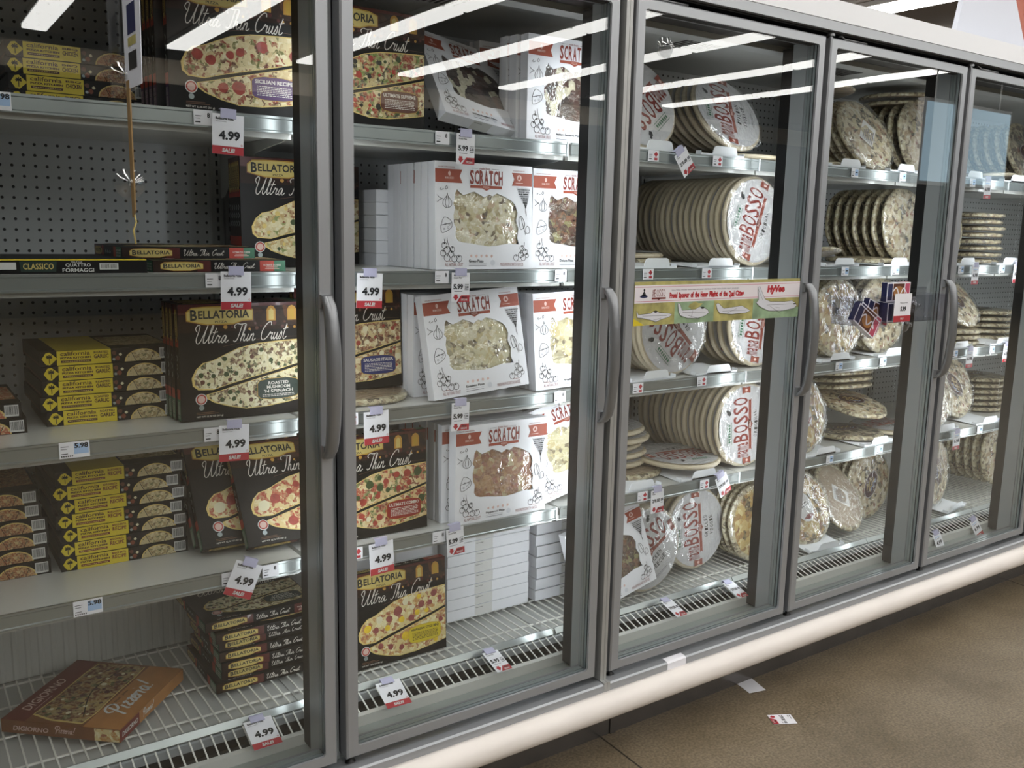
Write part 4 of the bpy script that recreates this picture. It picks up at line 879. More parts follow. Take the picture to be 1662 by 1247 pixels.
def add_wrap(o, spin):
    if not WRAP: w = wrap_shell().build('shrink_wrap', o); WRAP.append(w)
    else: w = WRAP[0].copy(); COL.objects.link(w); w.parent = o
    w.location = (0, 0, RR); w.rotation_euler = (0, rad(spin*1.7+20), 0)
def row(kind, first, x, y, z, n, dy, tilt, desc, group, spin=0, dx=0, yaw=0, back=None):
    for i in range(n):
        k = (first if i == 0 else kind)
        j = random.Random(i*13+int(x*100)).uniform(-1, 1); dy = max(dy, .0285)
        o = rnd(k, x+dx*i+.004*j, y+dy*i, z, (-tilt-(.12*j if i else 0), 0, yaw), (f'{desc[0]}, {desc[2]}' if i == 0 else f'{desc[1]}, {(ORD+["seventeenth"])[i]} in row, {desc[2]}'), group, spin if i == 0 else spin+40*j)
        if i == 0 and x < 3.5: add_wrap(o, x*50)
def flat(kind, x, y, z, label, group=None, tilt=0, roll=0, spin=0, yaw=0):
    """lying face up; y is its front edge"""
    return rnd(kind, x, y, z, (-90+tilt, roll, yaw), label, group, spin)

# ================================================================= stock, leftmost door
Z = SH
bel('sicilian', .546, .262, Z['A'], (0, 0, 0), 'black upright pizza box with purple SICILIAN RECIPE badge on the top shelf, leftmost door')
for i in range(4): bel('sicilian', .528-.002*i, .292+i*.028, Z['A'], (0, 0, 0), f'black pizza box seen edge-on, {ORD[i]} behind the box with the purple badge on the top shelf', 'black boxes behind the purple badge box')
cpks('bbq', .262, .44, Z['A'], 4, 'yellow-black pizza box marked BBQ CHICKEN on the top shelf', [0, .003, -.002], 'yellow BBQ boxes')
for i in range(5): bel('alfredo', .757+.004*i, .455+i*.028, Z['B'], (0, 0, 0), ('black upright pizza box far back beside the post on the second shelf, leftmost door' if i == 0 else f'black edge-on pizza box, {ORD[i-1]} behind the far back box, second shelf, leftmost door'), 'black boxes at the back of the second shelf')
bel('cheese', .500, .275, lay(Z['B'], BT), (-90, 0, 0), 'black pizza box lying flat on the second shelf under another black box'); bel('cheese', .450, .335, lay(Z['B'], BT)+BT+.001, (-90, 0, 1), 'black pizza box lying flat, the upper one of two on the second shelf, leftmost door')
def classico():
    w, h, t = .30, .29, .030; b = MB(); b.box(0, 0, 0, w, t, h, {'*': 'carton_black'}); e = Sheet()
    e.rect(.001, t-.003, w-.001, t-.0005, 'cpk_yellow', 1); e.rect(.004, .009, .050, .023, 'label_white', 2); e.text('CLASSICO', .062, .009, .118, .021, 'cream', 3, .02); e.poly([(.058, .004), (.122, .004), (.124, .025), (.056, .025)], 'badge_green', 1)
    e.text('Thin Crust', .150, .022, .172, .026, 'label_white', 3, .01); e.text('QUATTRO', .140, .013, .188, .021, 'label_white', 3, .02); e.text('FORMAGGI', .134, .003, .194, .011, 'label_white', 3, .02)
    e.rect(.205, .008, .242, .021, 'label_white', 2); x = .208
    while x < .238: e.rect(x, .010, x+.0009, .019, 'barcode_ink', 3); x += .0021
    b.sheet(e, (0, t, 0), (1, 0, 0), (0, -1, 0), (0, 0, -1)); return b.build('pizza_carton')
inst('classico', classico, (.185, .262, Z['B']+.030), (rad(-90), 0, 0), 'dark flat pizza box marked CLASSICO QUATTRO FORMAGGI on the second shelf, leftmost door', 'pizza box')
cpks('garlic', .283, .395, Z['C'], 5, 'yellow-black pizza box marked ROASTED GARLIC on the third shelf', [.006, -.004, .001, .002, 0], 'roasted garlic boxes')
cpks('orange', -.045, .36, Z['C'], 2, 'black pizza box with barcode at left picture edge, third shelf', [.006, -.002], 'barcode boxes at the left edge of the third shelf')
bel('mushroom', .552, .292, Z['C'], (0, 0, 0), "black upright pizza box with green ROASTED MUSHROOM 'N SPINACH badge on the third shelf")
for i in range(3): bel('mushroom', .548-.001*i, .321+i*.028, Z['C'], (0, 0, 0), f"black pizza box seen edge-on, {ORD[i]} behind the mushroom 'n spinach box", 'black boxes behind the mushroom box')
cpks('marg', .300, .415, Z['D'], 7, 'yellow-black pizza box marked MARGHERITA RECIPE on the fourth shelf', [.002, -.001, .006, -.003, .004, -.010, .002], 'margherita recipe boxes')
cpks('brown', -.010, .430, Z['D'], 6, 'black pizza box with barcode at left picture edge, fourth shelf', [.008, .004, .009, .007, -.004, -.008], 'barcode boxes at the left edge of the fourth shelf')
for i in range(3): bel('pepperoni', .640+.004*i, .53+i*.06, Z['D'], (-6, 0, 0), ['dim black upright pizza box standing behind the two leaning pepperoni boxes', 'black pizza box seen edge-on behind the dim upright box on the fourth shelf', 'rearmost black pizza box on the fourth shelf, leftmost door'][i])
bel('pepperoni', .597, .318, Z['D']+.014, (-34, 0, 0), 'black pizza box with pepperoni slices leaning back on the fourth shelf, left of the leaning pair')
bel('pepperoni', .590, .352, Z['D']+.014, (-34, 0, 0), 'black pizza box leaning back directly behind the left one of the leaning pair')
bel('pepperoni', .694, .276, Z['D']+.014, (-34, 0, 0), 'brightly lit black pepperoni pizza box leaning back, right of the leaning pair, fourth shelf')
for i in range(7):
    k = ['pepperoni', 'cheese', 'pepperoni', 'pepperoni', 'cheese', 'pepperoni', 'mushroom'][i]
    bel(k, .640+[0, .018, .016, .012, .014, .004, -.016][i], .400+[0, .01, .0, .004, .012, .0, .02][i], lay(DECK, BT)+i*(BT+.001), (-90, 0, [0, 1, -1, 0, 1.5, -1, 1][i]), f'black flat pizza box with gold oval, {ORD[6-i]} from the top of the stack on bottom deck', 'flat black boxes on the bottom deck')
inst('digi', digi, (.385, .292, DECK+.034), (rad(-90), 0, rad(48)), 'brown DIGIORNO pizza box tossed askew on the wire rack at the lower left', 'pizza box')

# ================================================================= stock, second door
bel('supreme', .860, .255, Z['A'], (0, 0, 0), 'black upright pizza box with brown ULTIMATE SUPREME badge on the top shelf')
scr('chunky', 1.215, .242, Z['A'], (-34, 6, 10), 'white window carton slumped sideways to the right of the ULTIMATE SUPREME box')
for i in range(5):
    scr('chunky', 1.470-[0, .012, .020, .045, .055][i], .250+[0, .036, .072, .17, .206][i], Z['A'], (0, 0, 0), 'white upright window carton with dark chunky topping on the top shelf, nearest the glass' if i == 0 else f'white window carton seen edge-on, {ORD[i-1]} behind the dark topping carton on the top shelf', 'white cartons on the top shelf')
bel('alfredo', .843, .600, Z['B'], (0, 0, 0), 'black upright pizza box with teal ALFREDO badge on the second shelf, mostly behind the door stile')
for i in range(7):
    scr('greco', 1.192-[0, 0, 0, .0, .0, .002, .002][i]*1, .248+[0, .045, .081, .122, .158, .194, .230][i], Z['B'], (-2 if i == 0 else 0, 0, 0), 'white window carton labelled Greco Pizza on the second shelf' if i == 0 else f'white window carton seen edge-on, {ORD[i-1]} behind the Greco Pizza carton', 'white cartons behind the Greco carton')
for i in range(6): scr('greco', 1.155, .515, Z['B']+ST+i*(ST+.001), (-90, 0, 0), f'white carton lying flat far back beside the alfredo box, {ORD[5-i]} from the top', 'small flat stack on the second shelf')
for i in range(4): scr('deluxe', 1.522, .285+i*.037, Z['B'], (0, 0, 0), 'white window carton labelled Deluxe Pizza with dark topping on the second shelf' if i == 0 else f'white window carton, {ORD[i-1]} behind the Deluxe Pizza carton', 'white cartons behind the Deluxe carton')
bel('sausage', .862, .375, Z['C']+.024, (-3, 0, 0), 'black upright pizza box with blue SAUSAGE ITALIA badge on the third shelf')
flat('cardback', 1.03, .262, Z['C'], 'flat wrapped round pizza lying under the SAUSAGE ITALIA box', spin=20)
scr('speziato', 1.182, .232, Z['C'], (-9, -4, 0), 'white window carton labelled Speziato Pizza, tilted on the third shelf')
for i in range(6): scr('speziato', 1.168-[0, 0, 0, .004, .006, .008][i], .322+i*.037, Z['C'], (0, 0, 0), f'white window carton seen edge-on, {ORD[i]} behind the Speziato Pizza carton', 'white cartons behind the Speziato carton')
for i in range(4): scr('arrabbiata', 1.515, .238+i*.037+(.014 if i else 0), Z['C'], (-3 if i == 0 else 0, -2 if i == 0 else 0, 0), 'white window carton beside the Speziato carton with a pale cheese pizza in its window' if i == 0 else f'white window carton, {ORD[i-1]} behind the one to the right of Speziato', 'white cartons right of the Speziato carton')
bel('combo', .880, .264, Z['D'], (-2, 0, 0), 'black upright pizza box with red ULTIMATE COMBO badge on the fourth shelf')
scr('pepperoni', 1.246, .228, Z['D'], (0, 0, 0), 'white window carton labelled Pepperoni Pizza with a flat tan pizza on the fourth shelf')
for i in range(6): scr('pepperoni', 1.226-.003*i, .268+i*.037, Z['D'], (0, 0, 0), f'white window carton seen edge-on, {ORD[i]} behind the Pepperoni Pizza carton', 'white cartons behind the Pepperoni carton')
scr('speziato', 1.565, .255, Z['D'], (-8, -13.2, 0), 'white window carton leaning to the left against the post on the fourth shelf, second door')
for i in range(3): scr('arrabbiata', 1.635, .40+i*.037, Z['D'], (0, 0, 0), f'white window carton seen edge-on, {ORD[i]} behind the left-leaning carton on the fourth shelf', 'white cartons behind the left-leaning carton')
bel('hawaii', .975, .315, DECK, (-3, 0, 0), 'black upright pizza box with yellow HAWAIIAN STYLE BBQ badge on the bottom deck')
for i in range(8): scr('deluxe', 1.045+.003*(i % 2), .50, lay(DECK, ST)+i*(ST+.0015), (-90, 0, 0), f'white carton lying flat behind the Hawaiian box, {ORD[7-i]} from the top of the left stack', 'left flat stack on the bottom deck')
for i in range(9): scr('pepperoni', 1.362-[0, 0, .002, 0, .003, 0, .002, 0, .002][i], .458, lay(DECK, ST)+i*(ST+.0012), (-90, 0, 0), f'flat white carton with paper seal, {ORD[8-i]} from top of the middle bottom stack', 'middle flat stack on the bottom deck')
for i in range(7): scr('speziato', 1.690+[0, 0, .004, 0, .004, -.003, 0][i], .450, lay(DECK, ST)+i*(ST+.0035), (-90, 0, 0), f'white carton lying flat, {ORD[6-i]} from the top of the right stack on the bottom deck', 'right flat stack on the bottom deck')

# ================================================================= stock, banner door
R0 = 'wrapped round pizza'
row('bosso_sausage', 'bosso_sausage', 2.375, .295, Z['A']+.027, 8, .036, 32, (R0+' with white BOSSO label tilted on its side', R0+' seen edge-on', 'top shelf, banner door'), 'round pizzas on the top shelf, banner door', 75)
flat('bosso_plain', 2.43, .226, Z['A'], 'flat wrapped round pizza lying under the tilted row at the rail of the top shelf, banner door', spin=30)
rnd('bosso_sausage', 1.935, .262, Z['A'], (-20, -4, 0), 'wrapped round pizza with large label behind the left stile of the banner door on the top shelf', spin=215)
rnd('bosso_grilled', 1.955, .50, Z['A'], (-24, 0, 0), 'dim wrapped round pizza leaning back deep in the upper left of the top shelf, banner door', spin=220)
row('bosso_plain', 'bosso_plain', 2.428, .262, Z['B'], 17, .027, 3, (R0+' with shiny white BOSSO label', R0+' seen edge-on', 'second shelf, banner door'), 'round pizzas on the second shelf, banner door', 70)
flat('bosso_plain', 1.80, .245, Z['B'], 'flat wrapped round pizza at the left end of the second shelf, banner door, bottom one'); flat('greyfilm', 1.79, .262, Z['B']+.021, 'shiny flat wrapped round pizza at the left end of the second shelf, banner door, top one')
flat('multiplain', 2.10, .38, Z['B'], 'flat round pizza deep on the second shelf between the left stile and the row'); flat('bosso_plain', 2.08, .40, Z['B']+.02, 'flat round pizza resting on another, deep on the second shelf, banner door')
row('bosso_plain', 'bosso_plain', 2.072, .258, Z['C'], 8, .026, 3, (R0+' with BOSSO label running diagonally under the banner', R0+' seen edge-on at left', 'third shelf, banner door'), 'left round pizzas on the third shelf, banner door', 135)
row('bosso_sausage', 'bosso_sausage', 2.480, .262, Z['C'], 5, .040, 4, (R0+' with white BOSSO label under the right half of the banner', R0+' seen edge-on at right', 'third shelf, banner door'), 'right round pizzas on the third shelf, banner door', 80)
row('bosso_plain', 'bosso_plain', 2.437, .256, Z['D'], 14, .027, 3, (R0+' with upright mama BOSSO lettering and green stamp', R0+' seen edge-on', 'fourth shelf, banner door'), 'round pizzas on the fourth shelf, banner door', 92)
flat('cardback', 2.02, .30, Z['D'], 'flat round pizza with cardboard side up at the lower left of the fourth shelf, banner door', spin=10)
for i in range(5): flat('bosso_plain' if i != 3 else 'bosso_grilled', 2.005+.012*(i % 2), .36+.012*(i % 3), Z['D']+.026+i*.0265, f'flat wrapped round pizza, {ORD[4-i]} from the top of the slipping pile on the fourth shelf, banner door', 'slipping pile, banner door', spin=20*i)
flat('bosso_plain', 2.225, .224, Z['D']+.026, 'flat round pizza with BOSSO label at the rail, middle of the fourth shelf, banner door', spin=175, tilt=2)
scr('deluxe', 1.735, .246, DECK+.002, (-8, -13, 0), 'white window carton leaning left on the bottom deck, seen on both sides of the joint post')
row('bosso_bbq', 'bosso_bbq', 2.054, .306, DECK, 2, .028, 4, (R0+' with CHICKEN BARBECUE label', R0+' seen edge-on', 'bottom deck at left, banner door'), 'left round pizzas on the bottom deck, banner door', 32)
row('bosso_grilled', 'bosso_grilled', 2.345, .360, DECK+.006, 5, .025, 6, (R0+' with GRILLED VEGGIE label', R0+' seen edge-on', 'bottom deck in the middle, banner door'), 'middle round pizzas on the bottom deck, banner door', 92)
row('goldplain', 'golden', 2.605, .300, DECK, 4, .026, 6, (R0+' with golden topping and oval card', R0+' with golden topping', 'bottom deck at right, banner door'), 'golden round pizzas, banner door', 10)

# ================================================================= stock, clear-bin door
row('multiplain', 'bluecard', 3.085, .262, Z['A'], 6, .038, 28, (R0+' with bluish sheet on speckled topping', R0+' with speckled topping', 'top shelf, clear-bin door'), 'round pizzas on the top shelf, clear-bin door', 50)
flat('greyfilm', 2.86, .25, Z['A'], 'flat shiny pizza at the left of the top shelf, clear-bin door'); flat('multiplain', 2.99, .36, Z['A']+.275, 'flat pizza lying on top of the row on the top shelf, clear-bin door', tilt=-4)
row('dark', 'multiplain', 3.445, .30, Z['A'], 5, .045, 12, (R0+' beside the post', R0+' beside the post', 'right part of the top shelf, clear-bin door'), 'round pizzas by the post on the top shelf, clear-bin door')
for i in range(2): flat('multiplain', 3.48, .33, Z['A']+.275+.03*i, f'flat pizza on top of the pizzas by the post on the top shelf, {["lower", "upper"][i]} one')
row('dark', 'multiplain', 3.345, .285, Z['B'], 7, .042, 7, (R0+' with speckled cheese beside the post', R0+' with grey speckled topping', 'second shelf, clear-bin door'), 'round pizzas on the second shelf, clear-bin door')
flat('greyfilm', 2.83, .25, Z['B']+.002, 'flat dark pizza drooping at the left of the second shelf, clear-bin door', tilt=-10); rnd('dark', 2.90, .60, Z['B'], (-10, 0, 0), 'dim pizza with a dark oval label leaning deep at the left of the second shelf, clear-bin door', spin=-30)
flat('multiplain', 3.24, .255, Z['B']+.004, 'flat pizza with pale edge across the front of the second shelf, clear-bin door')
row('goldplain', 'goldplain', 2.930, .262, Z['C'], 3, .024, 5, (R0+' with golden crust directly below the clear bin', R0+' with golden crust', 'third shelf below the clear bin'), 'golden pizzas below the clear bin')
row('multiplain', 'multiplain', 3.225, .275, Z['C'], 6, .034, 7, (R0+' with speckled topping under the bin', R0+' with speckled topping', 'right part of the third shelf below the bin'), 'speckled pizzas below the clear bin')
for i in range(3): flat('dark', 2.72, .36, Z['C']+.021*i, f'flat dark pizza, {ORD[2-i]} from the top at the far left of the third shelf, clear-bin door', 'flat dark pizzas on the third shelf')
row('goldplain', 'golden', 2.775, .262, Z['D'], 3, .03, 14, (R0+' with golden topping leaning at the left', R0+' with golden topping', 'fourth shelf, clear-bin door'), 'golden pizzas on the fourth shelf, clear-bin door', 40)
flat('dark', 3.20, .250, Z['D']+.006, 'flat pizza resting on the rail, lowest of the pile on the fourth shelf, clear-bin door'); flat('multi', 3.245, .27, Z['D']+.085, 'flat pizza with dark oval label tipped toward the viewer on the fourth shelf, clear-bin door', tilt=14, spin=-15)
for i in range(3): flat('multiplain', 3.26, .36, Z['D']+.165+.028*i, f'flat pizza, {ORD[2-i]} from the top above the one with the dark oval on the fourth shelf', 'flat pizzas above the dark oval', tilt=-6)
add_wrap(rnd('golden', 2.885, .282, DECK+.012, (-24, 0, -6), 'wrapped round golden pizza with a shiny yellow card leaning back on the bottom deck, clear-bin door', spin=20), 33)
rnd('goldplain', 2.86, .325, DECK+.005, (-24, 0, -6), 'wrapped round pizza directly behind the shiny golden one on the bottom deck')
add_wrap(rnd('cardback', 3.175, .290, DECK+.02, (-34, 0, 8), 'round pizza turned cardboard side out with white ingredient sheet on the bottom deck', spin=-32), 33)
row('multiplain', 'multi', 3.43, .40, DECK, 8, .036, 5, (R0+' with dark oval label beside the post', R0+' with speckled topping', 'bottom deck, clear-bin door'), 'round pizzas on the bottom deck, clear-bin door', 60)

# ================================================================= stock, rightmost door
flat('greyfilm', 3.72, .25, Z['A'], 'flat pizza at the left of the top shelf, rightmost door'); flat('bosso_plain', 4.02, .25, Z['A'], 'pale flat pizza in the middle of the top shelf, rightmost door', tilt=-5)
row('dark', 'dark', 4.30, .30, Z['A'], 5, .05, 20, (R0+' leaning', R0+' leaning', 'top shelf, rightmost door'), 'round pizzas on the top shelf, rightmost door')
rnd('greyfilm', 3.64, .30, Z['B'], (-8, 0, 0), 'shiny wrapped pizza edge just past the fourth post on the second shelf, rightmost door')
for i in range(8): flat('dark' if i % 2 else 'multiplain', 3.98+.012*(i % 3), .27, Z['B']+.028*i, f'flat pizza, {ORD[7-i]} from the top of the tall pile on the second shelf, rightmost door', 'tall flat pile, rightmost door')
for i in range(3): flat('multiplain', 3.84+.006*i, .245, Z['C']+.024*i, f'flat pizza, {ORD[2-i]} from the top under the upright oval-label pizza, rightmost door', 'flat pizzas on the third shelf, rightmost door')
add_wrap(rnd('multi', 3.86, .275, Z['C']+.074, (-42, 0, 0), 'upright pizza with dark oval label on top of three flat ones, rightmost door', spin=-60), 33); rnd('dark', 3.86, .335, Z['C']+.074, (-42, 0, 0), 'upright pizza directly behind the oval-label one on the third shelf, rightmost door')
for i in range(5): flat('dark', 4.22, .30, Z['C']+.028*i, f'flat pizza, {ORD[4-i]} from the top of the dim pile at the right of the third shelf, rightmost door', 'dim pile on the third shelf, rightmost door')
add_wrap(rnd('multi', 3.66, .262, Z['D']+.008, (-20, 0, 0), 'pizza with dark oval label leaning at the left of the fourth shelf, rightmost door', spin=-45), 33)
add_wrap(rnd('multi', 3.93, .315, Z['D']+.010, (-22, 0, 0), 'pizza with dark oval label leaning in the middle of the fourth shelf, rightmost door', spin=-50), 33)
rnd('multiplain', 3.92, .352, Z['D']+.010, (-22, 0, 0), 'pizza directly behind the middle leaning one on the fourth shelf, rightmost door')
for i in range(6): flat('dark', 4.30, .34, Z['D']+.028*i, f'flat dark pizza, {ORD[5-i]} from the top of the pile at the right of the fourth shelf, rightmost door', 'dark pile on the fourth shelf, rightmost door')
flat('bosso_plain', 3.47, .24, Z['D'], 'flat pizza with pale rim at the left end of the fourth shelf, rightmost door')
add_wrap(rnd('multi', 3.79, .305, DECK+.03, (-8, 0, 12), 'upright shiny pizza with dark oval label on the bottom deck, rightmost door', spin=-80), 33)
rnd('goldplain', 3.76, .345, DECK+.03, (-8, 0, 12), 'upright golden pizza directly behind the shiny one on the bottom deck, rightmost door')
row('multiplain', 'multiplain', 4.36, .34, DECK+.03, 8, .042, 4, (R0+' beside the far post', R0, 'bottom deck, rightmost door'), 'round pizzas on the bottom deck, rightmost door')

# ================================================================= white product stops on the rails
def tray():
    b = MB(); w = .115
    pts = [(0, 0), (.004, .016), (.010, .027), (.018, .030), (w-.018, .030), (w-.010, .027), (w-.004, .016), (w, 0)]
    b.prism(pts, .000, .0022, 'y', 'tray_white'); b.box(-.05, .0, -.0006, w+.03, .16, .0012, 'tray_white'); b.box(-.05, 0, 0, w+.03, .0025, .006, 'tray_white')
    for x in (-.05, w+.028): b.box(x, 0, 0, x+.002, .022, .012, 'tray_white')
    return b.build('product_stop')
def stop(x, z, label, rz=0): inst('tray', tray, (x, .2265, z+.0015), (rad(3), 0, rad(rz)), label, 'product stop', 'white product stops')
WHERE = ['left one', 'middle one', 'right one']
for dn, xs in ((3, (1.885, 2.16)), (4, (2.80, 3.14)), (5, (3.62, 3.95))):
    for s_, z_ in SH.items():
        for i, x in enumerate(xs):
            stop(x+{'A': 0, 'B': .01, 'C': .03, 'D': -.01}[s_], z_, f'white plastic product stop on the rail of the {SHN[s_]} in the {DN[dn]}, the {["left", "right"][i]} one', [0, 2, -2, 3][(i+dn) % 4])
inst('tray', tray, (2.86, .235, DECK+.016), (rad(10), 0, rad(-4)), 'white plastic product stop lying on the bottom deck, clear-bin door', 'product stop', 'white product stops')
inst('tray', tray, (3.80, .245, DECK+.016), (rad(4), 0, rad(8)), 'white plastic product stop lying on the bottom deck, rightmost door', 'product stop', 'white product stops')

# ================================================================= price tags
def card(w, h, draw, clip=True, name='tag_card'):
    def mk():
        t = empty('price_tag'); b = MB(); b.box(-w/2, -.0004, -h, w/2, .0004, 0, 'paper'); s = Sheet(); draw(s); b.sheet(s, (-w/2, -.0004, -h), (1, 0, 0), (0, 0, 1), (0, -1, 0)); b.build(name, t)
        if clip: b = MB(); b.box(-.017, -.0022, -.008, .017, -.0008, .012, 'clip_lilac'); b.box(-.017, -.0022, .010, .017, .010, .0115, 'clip_lilac'); b.build('plastic_clip', t)
        return t
    return mk
def d499(s):
    s.rect(0, 0, .068, .0175, 'tag_red', 1); s.text('SALE!', .021, .0045, .049, .0135, 'label_white', 2, .05, shear=.15); s.text('Bellatoria Pizza', .007, .072, .046, .0775, 'tag_black', 2, .03); s.text('Assorted varieties', .007, .0675, .030, .0700, 'tag_grey', 2, .01)
    s.text('4.99', .014, .030, .060, .050, 'tag_black', 2, .045); s.ell(.0635, .0215, .0022, .0022, 'tag_red', 2); s.ell(.0635, .0215, .0014, .0014, 'paper', 3)
def arrow(s, w):
    s.poly([(.004, .013), (.008, .013), (.008, .019), (.018, .019), (.018, .013), (.022, .013), (.013, .003)], 'tag_red', 2); s.poly([(.017, 0), (w, 0), (w, .017), (.029, .017)], 'tag_red', 1)
    s.text('PRICE', .031, .0095, .046, .0140, 'tag_black', 2, .04); s.text('DECLINE', .029, .0030, .048, .0078, 'label_white', 2, .04)
def d599(s):
    s.text('Mama Bosso Bread', .006, .066, .040, .0705, 'tag_black', 2, .02); s.text('Scratch Pizza', .006, .060, .030, .0640, 'tag_black', 2, .02); s.text('5.99', .005, .032, .034, .046, 'tag_black', 2, .045); arrow(s, .054)
    s.text('SAVE', .040, .043, .051, .046, 'tag_black', 2, .02); s.text('2.00', .039, .034, .051, .0410, 'tag_black', 2, .03); s.rect(.039, .030, .051, .0318, 'tag_grey', 2); s.rect(.008, .026, .032, .0275, 'tag_grey', 2)
def d29(s):
    s.text('Mama Bosso', .006, .066, .028, .0705, 'tag_black', 2, .02); s.text('Pizza', .006, .060, .018, .0640, 'tag_black', 2, .02); s.text('2/9.00', .005, .034, .037, .046, 'tag_black', 2, .03); arrow(s, .054); s.rect(.041, .036, .051, .045, 'tag_grey', 2); s.rect(.041, .030, .051, .0318, 'tag_grey', 2)
def d699(t_):
    def f(s): s.rect(0, 0, .052, .016, 'tag_red', 1); s.text(t_, .008, .030, .044, .046, 'tag_black', 2, .04); s.rect(.008, .060, .040, .063, 'tag_blue', 2); s.rect(.008, .054, .034, .056, 'tag_grey', 2); s.text('SALE!', .016, .004, .036, .012, 'label_white', 2, .04)
    return f
def d598(s):
    s.rect(.028, .008, .056, .030, 'tag_blue', 1); s.text('5.98', .029, .020, .0555, .031, 'tag_black', 2, .04); s.rect(.003, .024, .018, .0255, 'tag_grey', 2); s.rect(.003, .019, .015, .0205, 'tag_grey', 2)
    for q in range(6): s.rect(.003+q*.004, .003, .0055+q*.004, .006, 'tag_black', 2)
    s.rect(.003, .009, .016, .0105, 'tag_black', 2)
def dlab(kind):
    def f(s):
        s.rect(.003, .005, .014, .0075, 'tag_black', 2); s.rect(.003, .018, .016, .0195, 'tag_grey', 2); s.rect(.003, .013, .013, .0142, 'tag_grey', 2)
        if kind == 'red': s.poly([(.030, .028), (.038, .020), (.030, .012), (.022, .020)], 'tag_red', 2); s.rect(.024, .003, .036, .010, 'tag_red', 2)
        elif kind == 'blue': s.rect(.020, .006, .038, .027, 'tag_blue', 1); s.rect(.023, .015, .034, .019, 'tag_black', 2)
        else: s.text('8', .028, .016, .034, .026, 'tag_black', 2, .03)
    return f
TAGM = {'499': card(.068, .084, d499), '599': card(.054, .075, d599), '29': card(.054, .075, d29), '698': card(.052, .078, d699('6.98')), '699': card(.052, .078, d699('6.99')), '499s': card(.052, .078, d699('4.99')),
        '598': card(.058, .034, d598, False), 'red': card(.042, .031, dlab('red'), False), 'blue': card(.040, .031, dlab('blue'), False), 'plain': card(.040, .031, dlab('p'), False)}
def ptag(kind, x, z, label, y=.2055, rot=(0, 0, 0)): inst('tag_'+kind, TAGM[kind], (x, y, z), tuple(rad(a) for a in rot), label, 'price tag')
sale = '4.99 tag with red SALE! strip '
ptag('499', .652, Z['A']-.006, sale+'under the purple-badge SICILIAN RECIPE box', rot=(0, 2, 0)); ptag('499', .659, Z['B']+.004, sale+'on the second shelf rail, leftmost door', rot=(0, 1, 0))
ptag('499', .645, Z['C']+.004, sale+'on the third shelf rail under the mushroom box', rot=(0, 2, 0)); ptag('499', .672, Z['D']+.018, sale+'hanging crooked on the fourth shelf rail, leftmost door', rot=(0, 24, 0))
ptag('499', .985, Z['B']-.003, sale+'under the alfredo box, second door', rot=(0, 2, 0)); ptag('499', 1.000, Z['C']+.001, sale+'under the flat round pizza, second door', rot=(0, -1, 0)); ptag('499', 1.012, Z['D']+.006, sale+'hanging over the top of the Hawaiian box', rot=(0, -3, 0))
ptag('499', .672, .309, sale+'bent back on the air grille, leftmost door', y=.187, rot=(-68, 0, 0)); ptag('499', 1.02, .309, sale+'bent back on the grille under the Hawaiian box', y=.187, rot=(-68, 0, -3))
pd = 'white 5.99 tag with red arrow '
for x, z, n_ in ((1.252, Z['A']-.002, 'on the top shelf rail'), (1.242, Z['B']-.004, 'on the second shelf rail under the Greco carton'), (1.246, Z['C']+.0, 'on the third shelf rail under the Speziato carton'), (1.232, Z['D']+.006, 'on the fourth shelf rail under the Pepperoni carton')): ptag('599', x, z, pd+n_, rot=(0, 1 if z > 1 else -4, 0))
ptag('599', 1.34, .309, pd+'bent back on the grille in the second door', y=.187, rot=(-68, 4, 6))
p9 = 'white 2/9.00 tag '
ptag('29', 2.000, Z['A']+.002, p9+'hanging diagonally on the top shelf rail, banner door', rot=(0, -38, 0)); ptag('29', 1.977, Z['D']+.002, p9+'hanging straight on the fourth shelf rail, banner door', rot=(0, -2, 0)); ptag('29', 2.262, Z['D']+.008, p9+'hanging crooked in front of the grilled veggie pizza', rot=(0, -26, 0))
ptag('29', 2.02, .309, p9+'bent back on the grille under the chicken barbecue pizza', y=.187, rot=(-68, 6, 8)); ptag('29', 2.31, .309, p9+'bent back on the grille under the grilled veggie pizza', y=.187, rot=(-68, 4, 4))
rs = 'white and red tag marked '
ptag('698', 3.735, Z['A']+.002, rs+'6.98 on the top shelf rail, rightmost door'); ptag('699', 4.09, Z['A'], rs+'6.99 at right frame edge, top shelf rail'); ptag('698', 3.71, Z['B']+.002, rs+'6.98 on the second shelf rail, rightmost door'); ptag('699', 4.04, Z['B']+.004, rs+'6.99 on the second shelf rail at the far right')
ptag('698', 3.735, Z['C'], rs+'6.98 on the third shelf rail, rightmost door'); ptag('699', 4.03, Z['C']+.004, rs+'6.99 on the third shelf rail at the far right'); ptag('698', 3.70, Z['D'], rs+'6.98 on the fourth shelf rail, rightmost door'); ptag('699', 4.06, Z['D']+.01, rs+'6.99 hanging crooked, fourth shelf rail, far right', rot=(0, -20, 0))
ptag('499s', 3.49, .29, rs+'4.99 hanging inside the glass, bottom of rightmost door', y=.135, rot=(-20, -10, 0)); ptag('699', 3.77, .30, rs+'6.99 hanging inside the glass at the lower right', y=.135, rot=(-20, -18, 0))
for x, s_ in ((.212, 'A'), (.314, 'C'), (.322, 'D')): ptag('598', x, Z[s_]+.001, f'small shelf label marked 5.98 on the {SHN[s_]} rail, leftmost door', y=.2165)
